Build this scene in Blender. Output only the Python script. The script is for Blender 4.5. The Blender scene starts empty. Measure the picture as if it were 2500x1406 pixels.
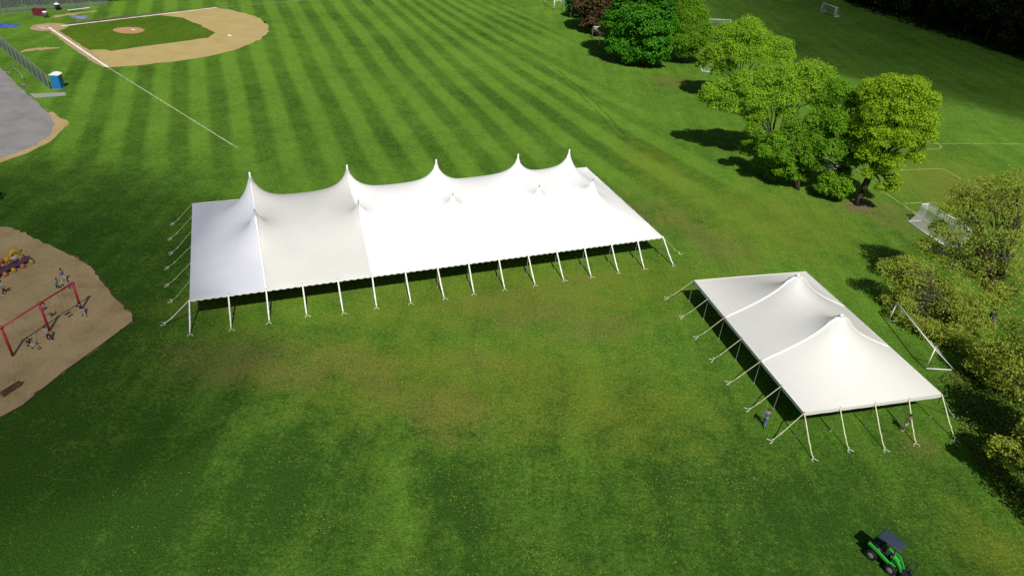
import bpy, bmesh, math, random
import numpy as np
from mathutils import Vector, Matrix
random.seed(7)
RNG = np.random.default_rng(11)
sc = bpy.context.scene
COL = sc.collection
R = math.radians

# ------------------------------------------------------------------ camera
FPX, PITCH, ROLL, CAMH = 1685.8, 0.57221, 0.07417, 36.15
CX, CY = 1250.0, 703.0
cp_, sp_, cr_, sr_ = math.cos(PITCH), math.sin(PITCH), math.cos(ROLL), math.sin(ROLL)
Rv = Vector((1, 0, 0)); Uv = Vector((0, sp_, cp_)); Fv = Vector((0, cp_, -sp_))
Rc = Rv * cr_ + Uv * sr_; Uc = -Rv * sr_ + Uv * cr_
cam = bpy.data.cameras.new('camera'); camo = bpy.data.objects.new('camera', cam); COL.objects.link(camo)
cam.sensor_width = 36; cam.sensor_fit = 'HORIZONTAL'; cam.lens = FPX / 2500 * 36
cam.clip_start = 0.5; cam.clip_end = 5000
M = Matrix((Rc, Uc, -Fv)).transposed().to_4x4(); M.translation = (0, 0, CAMH)
camo.matrix_world = M
sc.camera = camo

# ------------------------------------------------------------------ sun, sky, exposure
SUN_AZ, SUN_EL = R(103), R(53)            # horizontal direction in which shadows fall, sun height
sun = bpy.data.lights.new('sun', 'SUN'); suno = bpy.data.objects.new('sun', sun); COL.objects.link(suno)
sun.energy = 4.75; sun.angle = R(0.5); sun.color = (1.0, 0.955, 0.88)
LD = Vector((math.cos(SUN_EL) * math.cos(SUN_AZ), math.cos(SUN_EL) * math.sin(SUN_AZ), -math.sin(SUN_EL)))
suno.rotation_euler = LD.to_track_quat('-Z', 'Y').to_euler()
suno.location = (0, 0, 80)
w = bpy.data.worlds.new('World'); sc.world = w; w.use_nodes = True
nt = w.node_tree; bg = nt.nodes['Background']
sky = nt.nodes.new('ShaderNodeTexSky'); sky.sky_type = 'NISHITA'; sky.sun_disc = False
sky.sun_elevation = SUN_EL; sky.sun_rotation = math.atan2(-LD.x, -LD.y); sky.altitude = 100
nt.links.new(sky.outputs[0], bg.inputs[0]); bg.inputs[1].default_value = 0.05
sc.view_settings.view_transform = 'Standard'; sc.view_settings.look = 'None'
sc.cycles.use_denoising = False
sc.view_settings.exposure = 0; sc.view_settings.gamma = 1

# ------------------------------------------------------------------ survey helpers: photo pixel -> place in the world
def ray(px, py):
    x = px - CX; y = py - CY
    x, y = x * cr_ + y * sr_, -x * sr_ + y * cr_
    return (Rv * (x / FPX) + Uv * (-y / FPX) + Fv)
def G(px, py, z=0.0):
    d = ray(px, py); t = (z - CAMH) / d.z
    return Vector((d.x * t, d.y * t, z))
def V(px, py, base, dd=0.0):
    """point on the upright plane through base (+dd metres farther) that the pixel sees"""
    h = Vector((base.x, base.y, 0)); n = h.normalized(); d = ray(px, py)
    t = (h.length + dd) / (d.x * n.x + d.y * n.y)
    return Vector((d.x * t, d.y * t, CAMH + d.z * t))
def pxm(p):                                # metres per photo pixel at p
    return (p - Vector((0, 0, CAMH))).dot(Fv) / FPX

# ------------------------------------------------------------------ naming
ORG = {}
def tag(o, label=None, cat=None, group=None, kind=None):
    if label: o['label'] = label
    if cat: o['category'] = cat
    if group: o['group'] = group
    if kind: o['kind'] = kind
    return o
def thing(name, label, cat, loc, group=None):
    o = bpy.data.objects.new(name, None); COL.objects.link(o); o.location = loc
    o.empty_display_size = .3
    ORG[o] = Vector(loc)
    return tag(o, label, cat, group)
class MB:
    def __init__(s): s.v = []; s.f = []
    def add(s, vs, fs):
        n = len(s.v); s.v += [tuple(v) for v in vs]; s.f += [tuple(i + n for i in f) for f in fs]; return s
    def box(s, c, size, X=None, Y=None, Z=None):
        c = Vector(c); X = Vector(X or (1, 0, 0)).normalized(); Z = Vector(Z or (0, 0, 1)).normalized()
        Y = Vector(Y).normalized() if Y else Z.cross(X)
        a, b, d = size[0] / 2, size[1] / 2, size[2] / 2
        vs = [c + X * (a * i) + Y * (b * j) + Z * (d * k) for k in (-1, 1) for j in (-1, 1) for i in (-1, 1)]
        return s.add(vs, [(0, 2, 3, 1), (4, 5, 7, 6), (0, 1, 5, 4), (2, 6, 7, 3), (0, 4, 6, 2), (1, 3, 7, 5)])
    def tube(s, pts, rad, n=6, cap=True, flat=1.0):
        pts = [Vector(p) for p in pts]
        if not hasattr(rad, '__len__'): rad = [rad] * len(pts)
        vs = []; fs = []
        for i, p in enumerate(pts):
            t = (pts[min(i + 1, len(pts) - 1)] - pts[max(i - 1, 0)]).normalized()
            a = t.cross(Vector((0, 0, 1)))
            if a.length < .05: a = t.cross(Vector((1, 0, 0)))
            a.normalize(); b = a.cross(t).normalized()
            for k in range(n):
                q = 2 * math.pi * k / n
                vs.append(p + a * (math.cos(q) * rad[i]) + b * (math.sin(q) * rad[i] * flat))
        for i in range(len(pts) - 1):
            for k in range(n):
                fs.append((i * n + k, i * n + (k + 1) % n, (i + 1) * n + (k + 1) % n, (i + 1) * n + k))
        if cap: fs.append(tuple(range(n))[::-1]); fs.append(tuple((len(pts) - 1) * n + k for k in range(n)))
        return s.add(vs, fs)
    def ell(s, c, r, X=(1, 0, 0), n=8, m=6, squash=None):
        c = Vector(c); X = Vector(X).normalized(); Z = Vector((0, 0, 1)); Y = Z.cross(X)
        vs = [c + Z * r[2]]; fs = []
        for j in range(1, m):
            for k in range(n):
                th = math.pi * j / m; ph = 2 * math.pi * k / n
                vs.append(c + X * (r[0] * math.sin(th) * math.cos(ph)) + Y * (r[1] * math.sin(th) * math.sin(ph)) + Z * (r[2] * math.cos(th)))
        vs.append(c - Z * r[2])
        for k in range(n): fs.append((0, 1 + k, 1 + (k + 1) % n))
        for j in range(m - 2):
            for k in range(n):
                a = 1 + j * n + k; b = 1 + j * n + (k + 1) % n
                fs.append((a, a + n, b + n, b))
        for k in range(n): fs.append((1 + (m - 2) * n + (k + 1) % n, 1 + (m - 2) * n + k, len(vs) - 1))
        return s.add(vs, fs)
    def lathe(s, c, prof, axis=(0, 0, 1), n=12):
        c = Vector(c); ax = Vector(axis).normalized(); a = ax.cross(Vector((0, 0, 1)))
        if a.length < .1: a = Vector((1, 0, 0))
        a.normalize(); b = ax.cross(a)
        vs = []; fs = []
        for (r, h) in prof:
            for k in range(n):
                q = 2 * math.pi * k / n; vs.append(c + ax * h + (a * math.cos(q) + b * math.sin(q)) * r)
        for i in range(len(prof) - 1):
            for k in range(n): fs.append((i * n + k, i * n + (k + 1) % n, (i + 1) * n + (k + 1) % n, (i + 1) * n + k))
        fs.append(tuple(range(n))[::-1]); fs.append(tuple((len(prof) - 1) * n + k for k in range(n)))
        return s.add(vs, fs)
    def build(s, name, mat, parent=None, smooth=False):
        org = Vector((0, 0, 0))
        if parent is not None: org = ORG[parent]
        me = bpy.data.meshes.new(name); me.from_pydata([tuple(Vector(v) - org) for v in s.v], [], s.f); me.update()
        me.materials.append(mat)
        if smooth:
            for p in me.polygons: p.use_smooth = True
        o = bpy.data.objects.new(name, me); COL.objects.link(o)
        if parent is not None: o.parent = parent
        ORG[o] = org
        return o
def top(mb, name, mat, label, cat, group=None, smooth=False):
    """a thing that is one mesh, with its origin at its base"""
    n = len(mb.v); b = Vector((sum(v[0] for v in mb.v) / n, sum(v[1] for v in mb.v) / n, min(v[2] for v in mb.v)))
    mb.v = [tuple(Vector(v) - b) for v in mb.v]
    o = mb.build(name, mat, None, smooth); o.location = b; ORG[o] = b
    return tag(o, label, cat, group)

# ------------------------------------------------------------------ materials
def newmat(name):
    m = bpy.data.materials.new(name); m.use_nodes = True
    return m, m.node_tree.nodes, m.node_tree.links, m.node_tree.nodes['Principled BSDF']
def mat(name, col, rough=.7, var=.15, scale=3.0, metal=0.0, spec=.3, bump=0.0, bscale=30):
    m, N, L, B = newmat(name)
    tc = N.new('ShaderNodeTexCoord'); no = N.new('ShaderNodeTexNoise'); no.inputs['Scale'].default_value = scale
    no.inputs['Detail'].default_value = 6
    L.new(tc.outputs['Object'], no.inputs['Vector'])
    mr = N.new('ShaderNodeMapRange'); mr.inputs['From Min'].default_value = .3; mr.inputs['From Max'].default_value = .7
    mr.inputs['To Min'].default_value = 1 - var; mr.inputs['To Max'].default_value = 1 + var
    L.new(no.outputs['Fac'], mr.inputs['Value'])
    vm = N.new('ShaderNodeVectorMath'); vm.operation = 'SCALE'; vm.inputs[0].default_value = col[:3]
    L.new(mr.outputs['Result'], vm.inputs['Scale']); L.new(vm.outputs['Vector'], B.inputs['Base Color'])
    B.inputs['Roughness'].default_value = rough; B.inputs['Metallic'].default_value = metal
    B.inputs['Specular IOR Level'].default_value = spec
    if bump:
        n2 = N.new('ShaderNodeTexNoise'); n2.inputs['Scale'].default_value = bscale; n2.inputs['Detail'].default_value = 4
        L.new(tc.outputs['Object'], n2.inputs['Vector'])
        bp = N.new('ShaderNodeBump'); bp.inputs['Strength'].default_value = bump; bp.inputs['Distance'].default_value = .05
        L.new(n2.outputs['Fac'], bp.inputs['Height']); L.new(bp.outputs['Normal'], B.inputs['Normal'])
    return m
class NG:
    """tiny helper for arithmetic node graphs"""
    def __init__(s, m): s.N = m.node_tree.nodes; s.L = m.node_tree.links
    def put(s, sock, v):
        if isinstance(v, bpy.types.NodeSocket): s.L.new(v, sock)
        else: sock.default_value = v
    def m(s, op, a, b=0.0, c=None, clamp=False):
        n = s.N.new('ShaderNodeMath'); n.operation = op; n.use_clamp = clamp
        s.put(n.inputs[0], a); s.put(n.inputs[1], b)
        if c is not None: s.put(n.inputs[2], c)
        return n.outputs[0]
    def noise(s, vec, scale, detail=4, rough=.5, dist=0):
        n = s.N.new('ShaderNodeTexNoise'); s.L.new(vec, n.inputs['Vector'])
        n.inputs['Scale'].default_value = scale; n.inputs['Detail'].default_value = detail
        n.inputs['Roughness'].default_value = rough; n.inputs['Distortion'].default_value = dist
        return n.outputs['Fac']
    def mr(s, v, a, b, c=0.0, d=1.0, smooth=False):
        n = s.N.new('ShaderNodeMapRange'); s.put(n.inputs['Value'], v)
        if smooth: n.interpolation_type = 'SMOOTHSTEP'
        for k, x in (('From Min', a), ('From Max', b), ('To Min', c), ('To Max', d)): n.inputs[k].default_value = x
        return n.outputs['Result']
    def mix(s, f, a, b, mode='MIX'):
        n = s.N.new('ShaderNodeMix'); n.data_type = 'RGBA'; n.blend_type = mode
        s.put(n.inputs[0], f)
        for i, x in ((6, a), (7, b)):
            if isinstance(x, bpy.types.NodeSocket): s.L.new(x, n.inputs[i])
            else: n.inputs[i].default_value = (*x[:3], 1)
        return n.outputs[2]
    def attr(s, name):
        n = s.N.new('ShaderNodeAttribute'); n.attribute_name = name; return n.outputs['Fac']
    def scale(s, vec, sc3):
        n = s.N.new('ShaderNodeMapping'); s.L.new(vec, n.inputs['Vector']); n.inputs['Scale'].default_value = sc3; return n.outputs['Vector']

def grass_material(name, stripes=True, light=(.120, .238, .025), dark=(.030, .078, .0095)):
    m, N, L, B = newmat(name); g = NG(m)
    geo = N.new('ShaderNodeNewGeometry'); P = geo.outputs['Position']
    sep = N.new('ShaderNodeSeparateXYZ'); L.new(P, sep.inputs[0])
    x, y = sep.outputs[0], sep.outputs[1]
    big = g.noise(P, .05, 3); mid = g.noise(P, .35, 5, .6); fine = g.noise(P, 3.2, 6, .72); tiny = g.noise(P, 11, 4, .75)
    # base tone
    rag = g.noise(P, 1.15, 5, .65)
    t = g.m('ADD', g.m('ADD', g.m('MULTIPLY', g.m('SUBTRACT', big, .5), .9), g.m('MULTIPLY', g.m('SUBTRACT', mid, .5), .75)), g.m('MULTIPLY', g.m('SUBTRACT', rag, .5), .8))
    tone = g.m('ADD', .60, t)
    if stripes:
        # mowing passes, 5.35 m for a there-and-back pair
        u = g.m('ADD', g.m('MULTIPLY', x, .9171), g.m('MULTIPLY', y, .3987))
        wob = g.m('MULTIPLY', g.m('SUBTRACT', g.noise(P, .03, 1), .5), 1.6)
        wob2 = g.m('MULTIPLY', g.m('SUBTRACT', g.noise(P, .8, 3), .5), .35)
        v_ = g.m('ADD', g.m('MULTIPLY', x, -.3987), g.m('MULTIPLY', y, .9171))
        u = g.m('ADD', u, g.m('MULTIPLY', g.m('MAXIMUM', g.m('SUBTRACT', u, 38.0), 0.0), g.m('MULTIPLY', g.m('SUBTRACT', v_, 115.0), .006)))
        ph = g.m('MULTIPLY', g.m('ADD', g.m('ADD', u, 2.1), g.m('ADD', wob, wob2)), 2 * math.pi / 5.35)
        s = g.m('COSINE', ph)
        sq = g.m('MULTIPLY', s, -2.0, clamp=False); sq = g.m('MINIMUM', g.m('MAXIMUM', sq, -1.0), 1.0)
        sm = g.attr('stripe')
        amp = g.m('MULTIPLY', sm, g.mr(g.noise(P, .06, 2), .32, .62, .14, .28))
        tone = g.m('ADD', tone, g.m('MULTIPLY', sq, amp))
        # narrow wheel tracks along the mowing direction
        v = g.scale(P, (1, 1, 1))
    streak_map = N.new('ShaderNodeMapping'); L.new(P, streak_map.inputs['Vector'])
    streak_map.inputs['Rotation'].default_value = (0, 0, R(-20)); streak_map.inputs['Scale'].default_value = (.42, .035, 1)
    st = g.noise(streak_map.outputs[0], 1.0, 5, .62)
    tone = g.m('ADD', tone, g.m('MULTIPLY', g.m('SUBTRACT', st, .5), g.m('SUBTRACT', .9, g.m('MULTIPLY', g.attr('stripe'), .6))))
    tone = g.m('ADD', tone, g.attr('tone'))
    tone = g.m('ADD', tone, g.m('MULTIPLY', g.m('SUBTRACT', fine, .5), 1.5))
    tone = g.mr(tone, 0, 1)
    col = g.mix(tone, dark, light)
    # dry and worn turf
    dn = g.m('ADD', g.m('MULTIPLY', g.m('SUBTRACT', mid, .5), 1.6), g.m('MULTIPLY', g.m('SUBTRACT', fine, .5), 1.4))
    dry = g.m('MULTIPLY', g.mr(g.m('ADD', g.attr('dry'), g.m('MULTIPLY', dn, .55)), .18, .95), 1.0)
    dc = g.mix(fine, (.105, .082, .026), (.215, .170, .062))
    col = g.mix(g.m('MULTIPLY', dry, .82), col, dc)
    yel = g.mr(g.m('ADD', g.attr('yellowing'), g.m('MULTIPLY', dn, .6)), .15, 1.0)
    col = g.mix(g.m('MULTIPLY', yel, .8), col, (.160, .185, .020))
    # blade-scale contrast
    sh = g.mr(g.m('ADD', g.m('MULTIPLY', tiny, .5), g.m('MULTIPLY', g.noise(P, 5.5, 5, .8), .5)), .33, .67, .30, 1.72)
    vm = N.new('ShaderNodeVectorMath'); vm.operation = 'SCALE'; L.new(col, vm.inputs[0]); L.new(sh, vm.inputs['Scale'])
    col = vm.outputs[0]
    # dandelions and fallen blossom
    vo = N.new('ShaderNodeTexVoronoi'); vo.inputs['Scale'].default_value = 6.0; L.new(P, vo.inputs['Vector'])
    d = g.m('LESS_THAN', vo.outputs['Distance'], .20)
    cn = N.new('ShaderNodeSeparateColor'); L.new(vo.outputs['Color'], cn.inputs[0])
    clump = g.mr(g.noise(P, .22, 3, .6), .45, .65)
    dens = g.m('MULTIPLY', g.attr('flowers'), g.m('ADD', .12, g.m('MULTIPLY', clump, .9)))
    on = g.m('MULTIPLY', d, g.m('LESS_THAN', cn.outputs[0], dens))
    col = g.mix(on, col, g.mix(cn.outputs[1], (.36, .30, .03), (.30, .27, .13)))
    L.new(col, B.inputs['Base Color']); B.inputs['Roughness'].default_value = .9; B.inputs['Specular IOR Level'].default_value = .03
    bp = N.new('ShaderNodeBump'); bp.inputs['Strength'].default_value = .8; bp.inputs['Distance'].default_value = .2
    h = g.m('ADD', g.m('MULTIPLY', fine, .6), g.m('MULTIPLY', tiny, .5))
    L.new(h, bp.inputs['Height']); L.new(bp.outputs['Normal'], B.inputs['Normal'])
    return m
def soil_material(name, a, b, speck=None, sscale=9, patch=None, rough=.95):
    m, N, L, B = newmat(name); g = NG(m)
    P = N.new('ShaderNodeNewGeometry').outputs['Position']
    n1 = g.noise(P, .25, 5, .6); n2 = g.noise(P, 6, 6, .75)
    f = g.m('ADD', g.m('MULTIPLY', n1, .6), g.m('MULTIPLY', n2, .5))
    col = g.mix(g.mr(f, .35, .75), a, b)
    if patch: col = g.mix(g.m('MULTIPLY', g.mr(g.noise(P, .32, 4, .6), .5, .72), .6), col, patch)
    if speck:
        vo = N.new('ShaderNodeTexVoronoi'); vo.inputs['Scale'].default_value = sscale; L.new(P, vo.inputs['Vector'])
        cn = N.new('ShaderNodeSeparateColor'); L.new(vo.outputs['Color'], cn.inputs[0])
        on = g.m('MULTIPLY', g.m('LESS_THAN', vo.outputs['Distance'], .3), g.m('LESS_THAN', cn.outputs[0], .28))
        col = g.mix(g.m('MULTIPLY', on, .8), col, g.mix(g.m('GREATER_THAN', cn.outputs[1], .5), speck[0], speck[1]))
    L.new(col, B.inputs['Base Color']); B.inputs['Roughness'].default_value = rough; B.inputs['Specular IOR Level'].default_value = .1
    bp = N.new('ShaderNodeBump'); bp.inputs['Strength'].default_value = .5; bp.inputs['Distance'].default_value = .05
    L.new(n2, bp.inputs['Height']); L.new(bp.outputs['Normal'], B.inputs['Normal'])
    return m
def leaf_material(name, a, b, trans=.35):
    m, N, L, B = newmat(name); g = NG(m)
    t = g.attr('tint')
    col = g.mix(t, a, b)
    L.new(col, B.inputs['Base Color']); B.inputs['Roughness'].default_value = .65; B.inputs['Specular IOR Level'].default_value = .1
    tr = N.new('ShaderNodeBsdfTranslucent'); L.new(g.mix(.5, col, g.mix(t, (a[0] * 1.4, a[1] * 1.3, a[2] * .6), (b[0] * 1.4, b[1] * 1.3, b[2] * .6))), tr.inputs['Color'])
    mx = N.new('ShaderNodeMixShader'); mx.inputs[0].default_value = trans
    L.new(B.outputs[0], mx.inputs[1]); L.new(tr.outputs[0], mx.inputs[2])
    L.new(mx.outputs[0], N['Material Output'].inputs['Surface'])
    return m

# ------------------------------------------------------------------ ground
def sstep(x, a, b): t = np.clip((x - a) / (b - a), 0, 1); return t * t * (3 - 2 * t)
xs = np.concatenate([[-1500, -900, -500, -300, -220], np.arange(-170, 260, 1.0), [300, 400, 600, 900, 1500]])
ys = np.concatenate([[-900, -400, -150, -50, 0], np.arange(10, 330, 1.0), [360, 420, 520, 700, 1100, 2200]])
XX, YY = np.meshgrid(xs, ys, indexing='xy')
nx, ny = len(xs), len(ys)
co = np.stack([XX.ravel(), YY.ravel(), np.zeros(nx * ny)], 1).astype(np.float32)
ii = np.arange((nx - 1) * (ny - 1)); r_ = ii // (nx - 1); c_ = ii % (nx - 1); v0 = r_ * nx + c_
quads = np.stack([v0, v0 + 1, v0 + nx + 1, v0 + nx], 1).astype(np.int32)
def np_mesh(name, co, quads):
    me = bpy.data.meshes.new(name)
    me.vertices.add(len(co)); me.vertices.foreach_set('co', co.astype(np.float32).ravel())
    k = quads.shape[1]
    me.loops.add(quads.size); me.loops.foreach_set('vertex_index', quads.astype(np.int32).ravel())
    me.polygons.add(len(quads)); me.polygons.foreach_set('loop_start', (np.arange(len(quads)) * k).astype(np.int32))
    me.polygons.foreach_set('loop_total', np.full(len(quads), k, np.int32))
    me.update(calc_edges=True)
    return me
gme = np_mesh('ground', co, quads)
X, Y = co[:, 0].astype(float), co[:, 1].astype(float)
def patch(px, py, rx, ry, ang=0.0, soft=1.0):
    """soft elliptical patch of turf centred where the pixel meets the ground; rx, ry in metres"""
    c = G(px, py); a = R(ang); dx = X - c.x; dy = Y - c.y
    u = (dx * math.cos(a) + dy * math.sin(a)) / rx; v = (-dx * math.sin(a) + dy * math.cos(a)) / ry
    return np.exp(-(u * u + v * v) * soft)
U = .9171 * X + .3987 * Y
stripe = sstep(Y, 68, 88) * (1 - sstep(U, 57, 66) * (1 - .9 * sstep(Y, 150, 170))) * sstep(X + .45 * Y, -36, -24)
stripe *= 1 - sstep(U, 70, 74)
dry = np.zeros_like(X)
for a in [(620, 860, 6.5, 2.6, 5), (720, 910, 6, 2.6, 0), (560, 900, 5, 2.8, 10), (860, 880, 5.5, 2.4, -15), (930, 935, 5, 2.0, -25), (1040, 1000, 5, 2.4, -35), (1130, 980, 4, 2.0, -30),
          (1230, 725, 9, 1.6, 24), (1320, 760, 9, 2.8, 20), (1400, 690, 6, 1.6, 24), (1450, 800, 6, 2.6, 20), (1150, 880, 3.5, 1.5, -10),
          (440, 860, 2.4, 1.6, 0), (1690, 560, 3, 12, 30), (1560, 520, 2.2, 8, 40), (1640, 200, 5, 5, 0), (2150, 520, 5, 7, 30), (2230, 1090, 1.8, 1.8, 0),
          (2370, 470, 10, 8, 0), (1750, 600, 4, 7, 30), (2090, 512, 3.5, 1.6, 20)]:
    dry = np.maximum(dry, patch(*a) * .62)
yellowing = np.zeros_like(X)
for a in [(1200, 720, 22, 6, 22), (1500, 700, 12, 6, 24), (1900, 540, 12, 12, 0), (2300, 440, 14, 14, 0), (1050, 920, 14, 7, 0), (1300, 930, 12, 8, 0), (1620, 420, 5, 16, 20),
          (780, 700, 20, 3, 22), (1500, 1000, 9, 5, 0), (2420, 1350, 3, 4, 0)]:
    yellowing = np.maximum(yellowing, patch(*a) * .6)
flowers = .09 + np.zeros_like(X)
for a in [(1350, 1010, 9, 4.5, 0), (1180, 1000, 6, 4, 0), (1500, 1150, 8, 4, 0), (1650, 1250, 7, 3, 0), (800, 1290, 5, 1.6, 0), (1480, 900, 12, 6, 0), (1800, 1150, 8, 4, 0), (350, 900, 5, 5, 0),
          (1300, 1350, 7, 2, 0), (2300, 1200, 6, 4, 0)]:
    flowers = np.maximum(flowers, patch(*a) * .85)
for a in [(1200, 1200, 12, 7, 0), (1700, 1100, 12, 8, 0), (1250, 950, 8, 5, 0)]: flowers = np.maximum(flowers, patch(*a) * .5)
flowers *= 1 - .85 * sstep(Y, 55, 80)
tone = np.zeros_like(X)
tone -= .33 * (1 - sstep(Y, 30, 60)) + .12 * (1 - sstep(Y, 22, 40))                     # darker near field: lens vignetting painted into the turf colour
tone += .05 * sstep(Y, 88, 130)
tone += .42 * patch(985, 1250, .8, 9, 18) + .25 * patch(1040, 1170, .3, 8, 22) + .22 * patch(905, 1330, .5, 5, 10) + .2 * patch(1425, 1120, .35, 8, -6) + .2 * patch(1385, 1100, .25, 7, -6) + .10 * patch(500, 1200, 1.6, 8, 0) + .12 * patch(780, 1300, 1.2, 5, 0) + .12 * patch(1440, 1030, 1.4, 6, -10)
tone += .2 * patch(1080, 880, 6, 3, -15) + .2 * patch(1450, 850, 9, 4, 0)
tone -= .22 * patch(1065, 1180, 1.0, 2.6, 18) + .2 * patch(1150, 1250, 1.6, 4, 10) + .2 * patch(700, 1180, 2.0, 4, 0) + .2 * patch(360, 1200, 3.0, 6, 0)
tone -= .50 * (1 - sstep(X, -46, -18)) * (1 - sstep(Y, 66, 90)) + .25 * patch(350, 700, 4, 12, 0)  # shade over the left lawn, painted into the turf tone
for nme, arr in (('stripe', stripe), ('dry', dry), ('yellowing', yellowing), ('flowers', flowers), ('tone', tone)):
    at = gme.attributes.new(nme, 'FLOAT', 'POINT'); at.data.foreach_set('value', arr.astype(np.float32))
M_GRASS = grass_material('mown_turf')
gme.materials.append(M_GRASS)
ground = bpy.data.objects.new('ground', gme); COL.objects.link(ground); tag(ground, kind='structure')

def sheet(name, pts, z, m, rough=.12, step=.6, kind='structure', closed_noise=True):
    """flat outline, edges broken up a little, as one n-gon sheet"""
    pts = [Vector((p[0], p[1])) for p in pts]; out = []
    for i, p in enumerate(pts):
        q = pts[(i + 1) % len(pts)]; n = max(1, int((q - p).length / step))
        for k in range(n):
            s = p.lerp(q, k / n)
            out.append((s.x + random.gauss(0, rough), s.y + random.gauss(0, rough), z))
    bm = bmesh.new(); vs = [bm.verts.new(v) for v in out]
    f = bm.faces.new(vs)
    if f.normal.z < 0: f.normal_flip()
    bmesh.ops.triangulate(bm, faces=[f], ngon_method='EAR_CLIP')
    me = bpy.data.meshes.new(name); bm.to_mesh(me); bm.free(); me.materials.append(m)
    o = bpy.data.objects.new(name, me); COL.objects.link(o)
    if kind: tag(o, kind=kind)
    return o
def smooth_poly(pts, n=6):
    """Catmull-Rom through closed points"""
    P = [Vector(p[:2]) for p in pts]; out = []
    for i in range(len(P)):
        a, b, c, d = P[i - 1], P[i], P[(i + 1) % len(P)], P[(i + 2) % len(P)]
        for k in range(n):
            t = k / n
            out.append(.5 * ((2 * b) + (c - a) * t + (2 * a - 5 * b + 4 * c - d) * t * t + (3 * b - a - 3 * c + d) * t ** 3))
    return out
def Gs(pts, s=1.0, ox=0, oy=0): return [G(ox + x / s, oy + y / s) for x, y in pts]

M_DIRT = soil_material('infield_clay', (.355, .275, .115), (.44, .345, .150), patch=(.33, .25, .105))
M_DIRT2 = soil_material('damp_clay', (.30, .215, .12), (.40, .30, .165))
M_MULCH = soil_material('wood_chips', (.275, .20, .10), (.44, .33, .175), speck=((.46, .40, .24), (.10, .068, .036)), sscale=7.5, patch=(.19, .115, .052))
M_ASPH = soil_material('worn_asphalt', (.17, .165, .165), (.26, .25, .245), speck=((.32, .31, .29), (.12, .12, .12)), sscale=14, patch=(.13, .135, .15))
M_SAND = soil_material('bare_soil', (.28, .2, .09), (.42, .31, .16))
M_CONC = soil_material('concrete_path', (.22, .22, .21), (.30, .30, .29))
M_CHALK = mat('chalk', (.72, .70, .62), .9, .12, 2)
M_CHALKG = mat('faded_chalk_on_grass', (.30, .36, .20), .9, .4, 1.5)
M_LINE = mat('field_paint', (.34, .38, .17), .9, .45, 1.2)
M_LINE2 = mat('worn_field_paint', (.10, .15, .055), .9, .5, 1.0)
M_INGRASS = grass_material('infield_turf', stripes=False, light=(.095, .165, .014), dark=(.035, .085, .006))

# baseball diamond
z1, z2, z3, z4 = .010, .018, .026, .034
S1 = 3.514
outer = [(925, 582), (1200, 562), (1500, 530), (1800, 485), (2050, 420), (2230, 345), (2308, 270), (2305, 222), (2230, 160), (2100, 115), (1960, 85), (1860, 72),
         (1380, 122), (900, 172), (560, 214), (500, 260), (760, 438)]
sheet('infield_dirt', Gs(outer, S1), z1, M_DIRT, .1, 1.2)
strip = [(430, 240), (520, 262), (770, 425), (930, 580), (880, 578), (780, 525), (620, 412), (425, 270)]
sheet('baseline_dirt', Gs(strip, S1), z1 + .003, M_DIRT2, .08, 1.2)
strip2 = [(560, 216), (900, 172), (1380, 122), (1860, 72), (1858, 66), (1360, 112), (900, 160), (560, 204)]
sheet('baseline_dirt', Gs(strip2, S1), z1 + .003, soil_material('dark_clay', (.10, .08, .05), (.16, .12, .07)), .08, 1.2)
inner = [(590, 226), (900, 182), (1380, 132), (1450, 142), (1560, 152), (1640, 185), (1740, 228), (1850, 283), (1820, 300), (1790, 325), (1600, 352), (1400, 378), (1200, 405), (1080, 420), (960, 437), (900, 428), (760, 434), (640, 355), (500, 266), (560, 248)]
sheet('infield_grass', Gs(inner, S1), z2, M_INGRASS, .12, 1.0)
home = [(255, 240), (300, 218), (400, 204), (500, 202), (560, 212), (580, 226), (545, 248), (500, 262), (440, 268), (350, 268), (285, 262)]
sheet('home_plate_dirt', smooth_poly(Gs(home, S1), 3), z3, M_DIRT2, .06, .6)
mound = [(968, 262), (1010, 243), (1100, 236), (1190, 240), (1240, 258), (1210, 280), (1130, 292), (1030, 286)]
sheet('pitchers_mound', smooth_poly(Gs(mound, S1), 4), z3, soil_material('mound_clay', (.36, .20, .10), (.46, .28, .14)), .05, .8)
def line(name, a, b, wd, z, m, kind='structure', broken=0):
    a = Vector(a[:2]); b = Vector(b[:2]); d = (b - a); L_ = d.length; d.normalize(); n = Vector((-d.y, d.x))
    mb = MB(); k = max(1, int(L_ / .8))
    for i in range(k):
        if broken and random.random() < broken: continue
        p = a + d * (L_ * i / k); q = a + d * (L_ * (i + 1) / k); w_ = wd * random.uniform(.8, 1.15) / 2
        mb.add([(*(p - n * w_), z), (*(q - n * w_), z), (*(q + n * w_), z), (*(p + n * w_), z)], [(0, 1, 2, 3)])
    o = mb.build(name, m); tag(o, kind=kind); return o
line('foul_line', G(122.5, 70), G(263, 165), .42, z4, M_CHALK)
line('foul_line', G(263, 165), G(580, 362), .22, z4, M_CHALKG)
line('foul_line', G(150, 64.5), G(529, 19.5), .55, z4, M_CHALK)
line('foul_line', G(529, 19.5), G(780, -1), .22, z4, M_CHALKG)
mbx = MB()
for a, b in [((90, 66.5), (108, 65)), ((96, 69), (112, 68)), ((112, 64.5), (119, 63.5)), ((100, 71), (120, 71))]:
    p, q = G(*a), G(*b); d = (q - p).normalized(); n = Vector((-d.y, d.x, 0)) * .1
    mbx.add([p - n + Vector((0, 0, z4)), q - n + Vector((0, 0, z4)), q + n + Vector((0, 0, z4)), p + n + Vector((0, 0, z4))], [(0, 1, 2, 3)])
tag(mbx.build('batters_box_lines', M_CHALK), kind='structure')
M_WHITE = mat('white_paint', (.78, .78, .76), .5, .06)
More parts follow.
